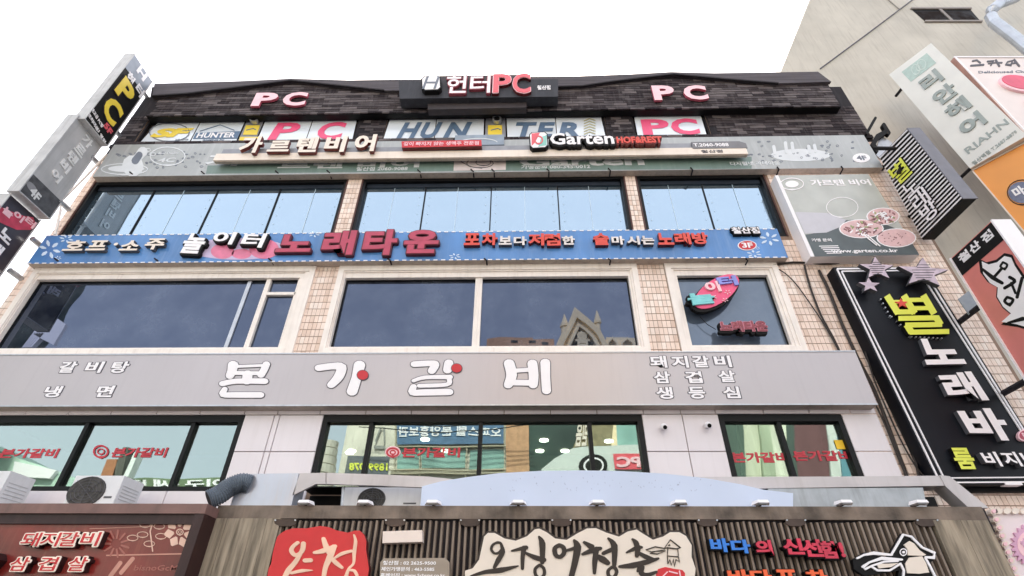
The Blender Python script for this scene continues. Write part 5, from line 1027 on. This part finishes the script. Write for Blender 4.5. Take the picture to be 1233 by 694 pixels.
for p_, w_ in (([(160, 178), (138, 190), (130, 212), (145, 232), (168, 228), (184, 205), (175, 182), (160, 178)], 2.6), ([(178, 185), (186, 225), (165, 265), (145, 302)], [2, 4.5, 5, 3]), ([(30, 345), (100, 325), (180, 315), (262, 295)], [2, 4.5, 6, 1.5]),
               ([(232, 220), (300, 204)], [2, 5]), ([(292, 205), (285, 250), (284, 308)], [5, 4, 3]), ([(295, 228), (340, 250), (388, 265)], [2, 5, 5.5]), ([(366, 150), (382, 185), (382, 278)], [2, 6, 4]), ([(368, 290), (347, 310), (350, 340), (372, 355), (392, 335), (388, 305), (368, 290)], 3.2),
               ([(466, 192), (444, 208), (448, 240), (470, 250), (490, 230), (486, 203), (466, 192)], 4.5), ([(490, 222), (540, 208)], [2.5, 4]), ([(540, 168), (556, 200), (545, 270), (525, 350)], [2.5, 7, 6, 5]),
               ([(590, 178), (625, 200)], [3, 6]), ([(583, 236), (630, 218), (668, 208)], [3, 6, 4]), ([(650, 210), (642, 270), (640, 330)], [5, 5, 3]), ([(645, 240), (680, 262), (705, 280)], [3, 7, 5]), ([(685, 232), (738, 208)], [4, 5]), ([(708, 158), (738, 195), (738, 290)], [2, 6, 4]), ([(728, 300), (708, 318), (712, 345), (735, 350), (750, 325), (740, 302), (728, 300)], 3.4),
               ([(828, 162), (845, 180), (855, 215)], [2, 5, 5]), ([(800, 228), (850, 205), (872, 203)], [2, 5, 3]), ([(855, 210), (850, 245)], [5, 4]), ([(860, 230), (895, 250), (935, 262)], [3, 5, 2.5]), ([(765, 298), (830, 292), (900, 275), (955, 258)], [3, 6.5, 5.5, 2.5]), ([(872, 288), (855, 320)], [5, 3]), ([(880, 300), (872, 330), (900, 340), (945, 325)], [3, 5, 5, 3])):
    m_.stroke(E3, q3(p_), [q*1.3 for q in w_] if isinstance(w_, list) else w_*1.25, -.02, .012, asp=1.2, curve=True)
m_.build('brush_lettering', bkb, T)
m_ = MB()
for p_ in ([(985, 208), (1015, 165), (1066, 205), (1050, 210), (1000, 205), (985, 208)], [(1003, 210), (1000, 245), (1055, 250), (1052, 212)], [(1000, 245), (1004, 285), (1012, 262), (1020, 290), (1030, 262), (1036, 296), (1044, 262), (1060, 275), (1056, 250)], [(990, 208), (940, 200), (895, 215), (920, 225), (990, 215)], [(915, 232), (945, 222), (990, 222), (950, 236), (915, 232)]):
    m_.stroke(E3, q3(p_), .9, -.02, .012, cap=False)
m_.ell(E3, *q3([(1010, 192)])[0], 1.2, 1, -.02, .014); m_.build('squid_drawing', bkb, T)
m_ = MB(); m_.ppoly(E3, q3([(945, 400), (945, 330), (955, 310), (990, 300), (1030, 308), (1075, 315), (1088, 330), (1085, 400)]), -.02, .006, 0).stroke(E3, q3([(1000, 325), (980, 345)]), 1.5, 0, .01, 1).stroke(E3, q3([(1010, 322), (1050, 332)]), 1.5, 0, .01, 1).stroke(E3, q3([(1060, 320), (1065, 345)]), 1.5, 0, .01, 1); m_.build('red_seal', [MT['signal_red'], M['ltpink']], T)
# blue and red letters
T = thing('painted_letters', E2.at(940, 672), 'blue and crimson raised brush letters on the ribbed board', 'sign')
bl_ = mat('bright_blue_acrylic', '#2a7ee0', .35, var=.06); cr = mat('crimson_bright', '#d22a4a', .35, var=.15)
for c, x, y, w_, h_, mm in (('바', 867, 656.5, 23, 17, bl_), ('다', 892, 658, 23, 17, bl_), ('의', 920, 659.5, 20, 19, cr), ('신', 955, 658, 24, 20, cr), ('선', 978, 660, 24, 22, cr), ('함', 999, 662, 22, 22, cr), ('!', 1014, 662, 5, 19, cr)):
    m_ = MB(); m_.text(c, E2, x, y+.6, w_, h_, -.12, -.02, 1, off=.05, grow=.05).text(c, E2, x, y, w_, h_, -.02, .0, 0, off=.055); m_.build('letter', [mm, BK], T)
T = thing('painted_letters', E2.at(950, 705), 'orange raised letters cut by the lower edge of the picture', 'sign')
og = mat('vivid_orange_acrylic', '#f0602a', .35, var=.06)
for c, x in (('바', 890), ('다', 917), ('포', 948), ('차', 984)):
    m_ = MB(); m_.text(c, E2, x, 695, 26, 19, -.12, -.02, 1, off=.05, grow=.05).text(c, E2, x, 695, 26, 19, -.02, .0, 0, off=.055); m_.build('letter', [og, BK], T)
# squid figure
def q4(p): return [(1033+x/6.14, 581+y/6.14) for x, y in p]
T = thing('squid_figure', E2.at(1085, 700), 'flat squid figure outlined in white on black at the right of the ribbed board', 'sign')
MB().ppoly(E2, q4([(230, 560), (335, 375), (410, 390), (500, 470), (590, 520), (580, 570), (545, 590), (610, 720), (300, 720), (315, 650), (60, 690), (-20, 640), (-30, 570), (60, 515)]), -.10, -.03, 0).build('black_base', BK, T)
m_ = MB()
for p_ in ([(255, 530), (340, 385), (400, 400), (480, 480), (572, 520), (568, 556), (505, 552)], [(255, 535), (120, 522), (50, 535), (0, 560)], [(330, 570), (180, 560), (90, 590), (40, 625), (60, 640), (110, 615)], [(110, 625), (150, 650), (240, 650), (320, 600)], [(110, 615), (200, 585), (300, 580)], [(325, 610), (345, 650), (340, 720)], [(505, 560), (540, 620), (560, 660), (590, 720)]):
    m_.stroke(E2, q4(p_), 2.4, -.03, -.01)
m_.build('white_line', WH, T)
m_ = MB(); m_.ppoly(E2, q4([(345, 460), (385, 432), (420, 450), (460, 500), (510, 535), (490, 542), (375, 538), (372, 495)]), -.03, -.012).ppoly(E2, q4([(385, 555), (480, 545), (510, 600), (532, 665), (460, 675), (370, 670), (355, 600)]), -.03, -.012).ppoly(E2, q4([(140, 600), (230, 600), (305, 595), (250, 625), (160, 635)]), -.03, -.012); m_.build('cream_fill', mat('cream_face', '#ecdfd2', .45), T)
m_ = MB(); m_.ring(E2, *q4([(340, 515)])[0], 4, 4, 1.2, -.01).ell(E2, *q4([(343, 515)])[0], 1.6, 1.6, -.03, -.01); m_.build('eye', WH, T)
# ---- brown sign bottom left ------------------------------------------
W1 = FP(-1.35)
wt = W1.uv(120, 606.5)[1]; xr_ = W1.uv(250, 607)[0]; xl__ = W1.uv(-60, 650)[0]; wb = 2.2
T = thing('brown_light_box', W1.pos((xl__+xr_)/2, wb), 'glossy maroon framed sign with white-rimmed red raised letters and pale flowers', 'sign')
fm = mat('maroon_frame', '#2e1214', .5, var=.15, streak=.2, dirt='#6a4a46'); gm = mat('glossy_maroon', '#7a2420', .3, var=.4, sc=1.2, coat=.15, streak=.25, dirt='#b06a56')
m_ = MB(); m_.pbox(W1, xl__, xr_, wt-.13, wt, -.4, 0); m_.build('top_frame', mat('rusty_rose_frame', '#7c5d58', .5, var=.15, streak=.3), T)
m_ = MB(); m_.pbox(W1, xr_-.14, xr_-.002, wb, wt-.131, -.4, -.01).pbox(W1, xl__, xr_-.141, wt-.26, wt-.131, -.4, -.04); m_.build('side_frame', fm, T)
MB().pbox(W1, xl__, xr_-.142, wb, wt-.262, -.4, -.08).build('face', gm, T)
W2_ = FP(-1.27)
for c, x, y in (('돼', 45, 651.5), ('지', 68, 651.5), ('갈', 90, 651.2), ('비', 115.5, 651), ('삼', 31.5, 680.6), ('겹', 65, 680.6), ('살', 100.5, 680.6)):
    m_ = MB(); m_.text(c, W2_, x, y, 22, 19, .0, .10, 1, off=.04, grow=.06).text(c, W2_, x, y, 22, 19, .10, .11, 0, off=.04, grow=.055).text(c, W2_, x, y, 21, 18, .11, .118, 2, off=.004); m_.build('letter', [mat('warm_white_acrylic', '#fdeee2', .35), fm, M['red']], T)
m_ = MB(); m_.ppoly(W2_, [(-20, 665), (0, 666), (8, 668), (9, 676), (2, 684), (-20, 700)], 0, .16, 0, 1); m_.build('white_shape', [MT['warm_white_acrylic'], fm], T)
pk = mat('pale_rose_print', '#e6bfae', .4); pk2 = mat('faded_rose_print_and_reflection', '#a8645a', .4)
flower(T, W2_, 216, 641, 18, 19, n=7, m=pk, name='flower', wd=11, d=.006); MB().ring(W2_, 217, 641, 4, 3.5, 1.2, .01).ring(W2_, 217, 641, 2, 1.5, .8, .01).build('flower_centre', pk, T)
flower(T, W2_, 140, 655, 17, 17, n=11, m=pk2, name='flower', wd=2.6, d=.006)
m_ = MB()
for cx, cy, s_ in ((190, 624, 1), (175, 632, -1), (192, 634, 1), (172, 644, -1), (194, 646, 1), (180, 655, -1), (160, 648, -1)):
    m_.ring(W2_, cx, cy, 6.5, 3.4, .8, .006, n=12)
m_.stroke(W2_, [(186, 622), (181, 640), (184, 664)], 1.4, 0, .005); m_.build('leaf_print', pk, T)
m_ = MB(); m_.stroke(W2_, [(128, 669), (224, 667)], 1.6, 0, .004, cap=False); m_.stroke(W2_, [(108, 637), (185, 634)], .8, 0, .004, cap=False)
m_.stroke(W2_, [(133, 694), (145, 678)], 5, 0, .004).stroke(W2_, [(146, 690), (160, 673)], 5, 0, .004); m_.build('line_print', mat('rose_line_print', '#c98f80', .4), T)
m_ = MB(); m_.text('bisnoGcM', W2_, 188, 684, 52, 7, 0, .004, off=.01); m_.text('momxo', W2_, 132, 623, 70, 6, 0, .004, off=.03); m_.build('lettering', pk2, T)  # street reflection in the glossy face, painted on as mirrored letters
# gap between the two signs
m_ = MB(); m_.add([], [])
G1 = FP(-.7); T = thing('cable_bundle', G1.at(240, 690), 'torn pale insulation and dark wall strip between the maroon box and the wooden board', 'cable')
m_ = MB(); m_.pbox(G1, G1.uv(222, 650)[0], G1.uv(300, 650)[0], 2.2, G1.uv(262, 612)[1]-.15, -.3, 0); m_.build('wall_strip', mat('dirty_strip', '#6f665c', .9, var=.5, sc=6, bump=.5), T)
m_ = MB()
for q in range(7): x, y = 238+random.uniform(-5, 6), 672+q*2.5; m_.tube([G1.at(x, y, .1), G1.at(x+5, y+3, .16), G1.at(x+2, y+8, .1)], .03, 0, 6)
m_.build('torn_insulation', WH, T)
# ---- corrugated hose -----------------------------------------------------
HP_ = FP(-1.1); pts = [(251, 602), (262, 594), (272, 583.5), (283, 577), (291, 578)]
P3 = [HP_.at(x, y, -.07*i) for i, (x, y) in enumerate(pts)]
def smooth(P, n=12):
    o = []
    for i in range(len(P)-1):
        p0, p1, p2, p3 = P[max(0, i-1)], P[i], P[i+1], P[min(len(P)-1, i+2)]
        for k in range(n):
            t = k/n; o.append(.5*((2*p1)+(p2-p0)*t+(2*p0-5*p1+4*p2-p3)*t*t+(3*p1-p0-3*p2+p3)*t**3))
    return o+[P[-1]]
sp = smooth(P3, 12); rr_ = [.135+(.012 if i % 2 else -.006) for i in range(len(sp))]
m_ = MB(); m_.tube(sp, rr_, 0, 14, closed=False); hose = m_.build('corrugated_hose', mat('slate_hose', '#6b7582', .5, var=.08), smooth=False)
tag(hose, 'blue-grey corrugated hose bending down beside the white cladding', 'hose')
m_ = MB(); m_.tube([sp[0], sp[0]+(sp[1]-sp[0])*.5], .12, 0, 14); m_.build('dark_mouth', BK, hose)
# ---- outdoor air units -----------------------------------------------------
acw = mat('aircon_white', '#e2e3e8', .4, var=.04, streak=.12)
def aircon(x0, y0, z0, W_=.95, H_=.66, D_=.36, label=''):
    t_ = thing('air_conditioner', (x0+W_/2, y0+D_/2, z0), label, 'air conditioner')
    MB().box(x0, x0+W_, y0, y0+D_, z0, z0+H_).build('casing', acw, t_)
    pl = FP(y0); FX = 1.3; cx, cz = x0+W_*.36, z0+H_*.5; r_ = H_*.47
    m_ = MB(); n = 24; m_.prism([(cx+r_*FX*math.cos(a), y0-.012, cz+r_*math.sin(a)) for a in [6.2832*i/n for i in range(n)]], (0, .011, 0)); m_.build('fan_opening', mat('grille_dark', '#4a4847', .7, var=.4, sc=14), t_)
    m_ = MB()
    for q in range(1, 6):
        rq_ = r_*q/5.2; m_.tube([(cx+rq_*FX*math.cos(a), y0-.02, cz+rq_*math.sin(a)) for a in [6.2832*i/20 for i in range(21)]], .004, 0, 4, closed=False)
    for q in range(8): a = q*math.pi/4; m_.tube([(cx, y0-.022, cz), (cx+r_*FX*math.cos(a), y0-.022, cz+r_*math.sin(a))], .004, 0, 4)
    m_.build('fan_guard', M['letter_side'], t_)['kind'] = 'stuff'
    m_ = MB(); m_.box(x0+W_*.76, x0+W_*.92, y0-.004, y0-.0005, z0+H_*.3, z0+H_*.36); m_.build('name_slot', M['letter_side'], t_)
    m_ = MB()
    for q in range(5): m_.box(x0+W_+.001, x0+W_+.006, y0+.06, y0+D_-.06, z0+H_*(.3+.1*q), z0+H_*(.3+.1*q)+.012); m_.cut()
    m_.build('side_louvres', mat('louvre_grey', '#c4c5ca', .5), t_)
    m_ = MB(); m_.box(x0+.08, x0+.13, y0-.02, y0+D_, z0-.05, z0-.001).box(x0+W_-.13, x0+W_-.08, y0-.02, y0+D_, z0-.05, z0-.001); m_.build('feet', M['dark_trim'], t_)
    return t_
pA = FP(-.95); a0, a1 = pA.uv(84, 590), pA.uv(146, 575)
z0_ = pA.uv(100, 612)[1]; H_ = pA.uv(115, 573)[1]-z0_
aircon(a0[0], -.95, z0_, W_=pA.uv(143, 590)[0]-a0[0], H_=H_, D_=.5, label='white outdoor air unit with dark fan behind the maroon sign, the whole unit in view')
b0 = pA.uv(-70, 590)[0]; b1 = pA.uv(1, 590)[0]
aircon(b0, -.95, z0_, W_=b1-b0, H_=H_*1.15, D_=.5, label='white outdoor air unit cut by the left picture edge')
c0 = FP(-.55); x0_ = c0.uv(414, 595)[0]; x1_ = c0.uv(510, 595)[0]; zc = c0.uv(440, 616)[1]; Hc = c0.uv(440, 587)[1]-zc
aircon(x0_, -.55, zc, W_=x1_-x0_, H_=Hc, D_=.3, label='air unit tucked in the dark gap of the canopy left of the lavender arch')
# ---- cameras on the cladding
def cctv(px, py, label):
    c = FP(-.04).at(px, py); t_ = thing('security_camera', c, label, 'camera')
    m_ = MB(); m_.tube([c+Vector((0, 0, 0)), c+Vector((0, -.05, 0))], .045, 0, 12); m_.build('base', WH, t_)
    m_ = MB(); m_.tube([c+Vector((0, -.05, 0)), c+Vector((0, -.09, -.02)), c+Vector((0, -.15, -.05))], [.05, .06, .045], 0, 12); m_.build('housing', WH, t_)
    m_ = MB(); m_.tube([c+Vector((0, -.150, -.05)), c+Vector((0, -.16, -.055))], .035, 0, 12); m_.build('lens', BK, t_); return t_
k1 = cctv(798, 515, 'small white round security camera on the left cladding panel right of the middle window')
k2 = copy_tree(k1); k2.location = FP(-.04).at(850.5, 513); k2['label'] = 'small white security camera beside the right second floor window'
for k in (k1, k2): k['group'] = 'small security cameras on the white cladding'
# ---- cables on the tiled wall ----------------------------------------------
CW = FP(-.035); ckm = mat('cable_black', '#2a211e', .6)
def cable(pp, r_=.014, lab='', d=0): tag(MB().tube(smooth([CW.at(x, y, d+random.uniform(0, .02)) for x, y in pp], 4), r_, 0, 5).build('wall_cable', ckm), lab, 'cable')
cable([(934, 323), (945, 330), (958, 342), (975, 366), (992, 392), (1010, 424)], .012, 'thin brown cable drooping across the tiles right of the window')
cable([(968, 320), (975, 345), (988, 380), (1004, 410), (1018, 440)], .022, 'thick rusty cable running down the tiles nearer the black sign')
cable([(986, 326), (998, 352), (1014, 392), (1032, 430), (1052, 470), (1072, 520), (1092, 575)], .03, 'dark cable bundle along the left side of the black sign')
cable([(1046, 420), (1062, 462), (1078, 505), (1098, 545), (1106, 575)], .02, 'dark cable beside the bundle, right of the silver sign end')
cable([(1054, 490), (1066, 515), (1080, 550), (1092, 578)], .016, 'loose dark cable looping off the cladding edge by the silver sign', .02)
cable([(1040, 425), (1050, 455), (1060, 480), (1082, 530), (1100, 562), (1112, 577)], .014, 'thin dark cable crossing over the tile strip under the silver sign', .04)
cable([(930, 320), (955, 316.5), (990, 318), (1010, 317)], .025, 'short dark cable run under the poster box')
# ---- pink sun sign bottom right ----------------------------------------
PK = FP(-.6); T = thing('sun_sign', PK.at(1225, 700), 'pale pink sign with scalloped edge and lilac sunburst, lower right corner', 'sign')
pc = [(1194, 617), (1300, 614), (1340, 720), (1230, 720)]
MB().ppoly(PK, pc, -.3, 0, 0).build('panel', mat('pale_blush', '#efe0e4', .4, var=.03), T)
for i in range(11):
    t = i/10; x, y = 1194+(1228-1194)*t, 617+(715-617)*t; m_ = MB(); m_.ell(PK, x, y, 4.5, 4.2, -.05, .05, 0, n=10).ell(PK, x-1, y, 2.5, 2.5, .05, .07, 1, n=8); m_.build('scallop', [M['cream'], M['ltpink']], T)
for i in range(4):
    t = i/4; m_ = MB(); m_.ell(PK, 1200+i*10, 616.5, 4.5, 3.6, -.05, .05, 0, n=10); m_.build('scallop', M['cream'], T)
m_ = MB(); cx, cy = 1240, 656; n = 22; P_ = []
for i in range(2*n): a = math.pi*i/n; r_ = 1 if i % 2 == 0 else .8; P_.append((cx+25*r_*math.cos(a), cy+26*r_*math.sin(a)))
m_.ppoly(PK, P_, .0, .03, 0).ell(PK, cx, cy, 17, 17, .03, .034, 1).text('술', PK, cx-6, cy, 14, 16, .03, .04, 0, off=.04); m_.build('sunburst', [mat('lilac_pink_print', '#d8a6c4', .4), M['ltpink']], T)
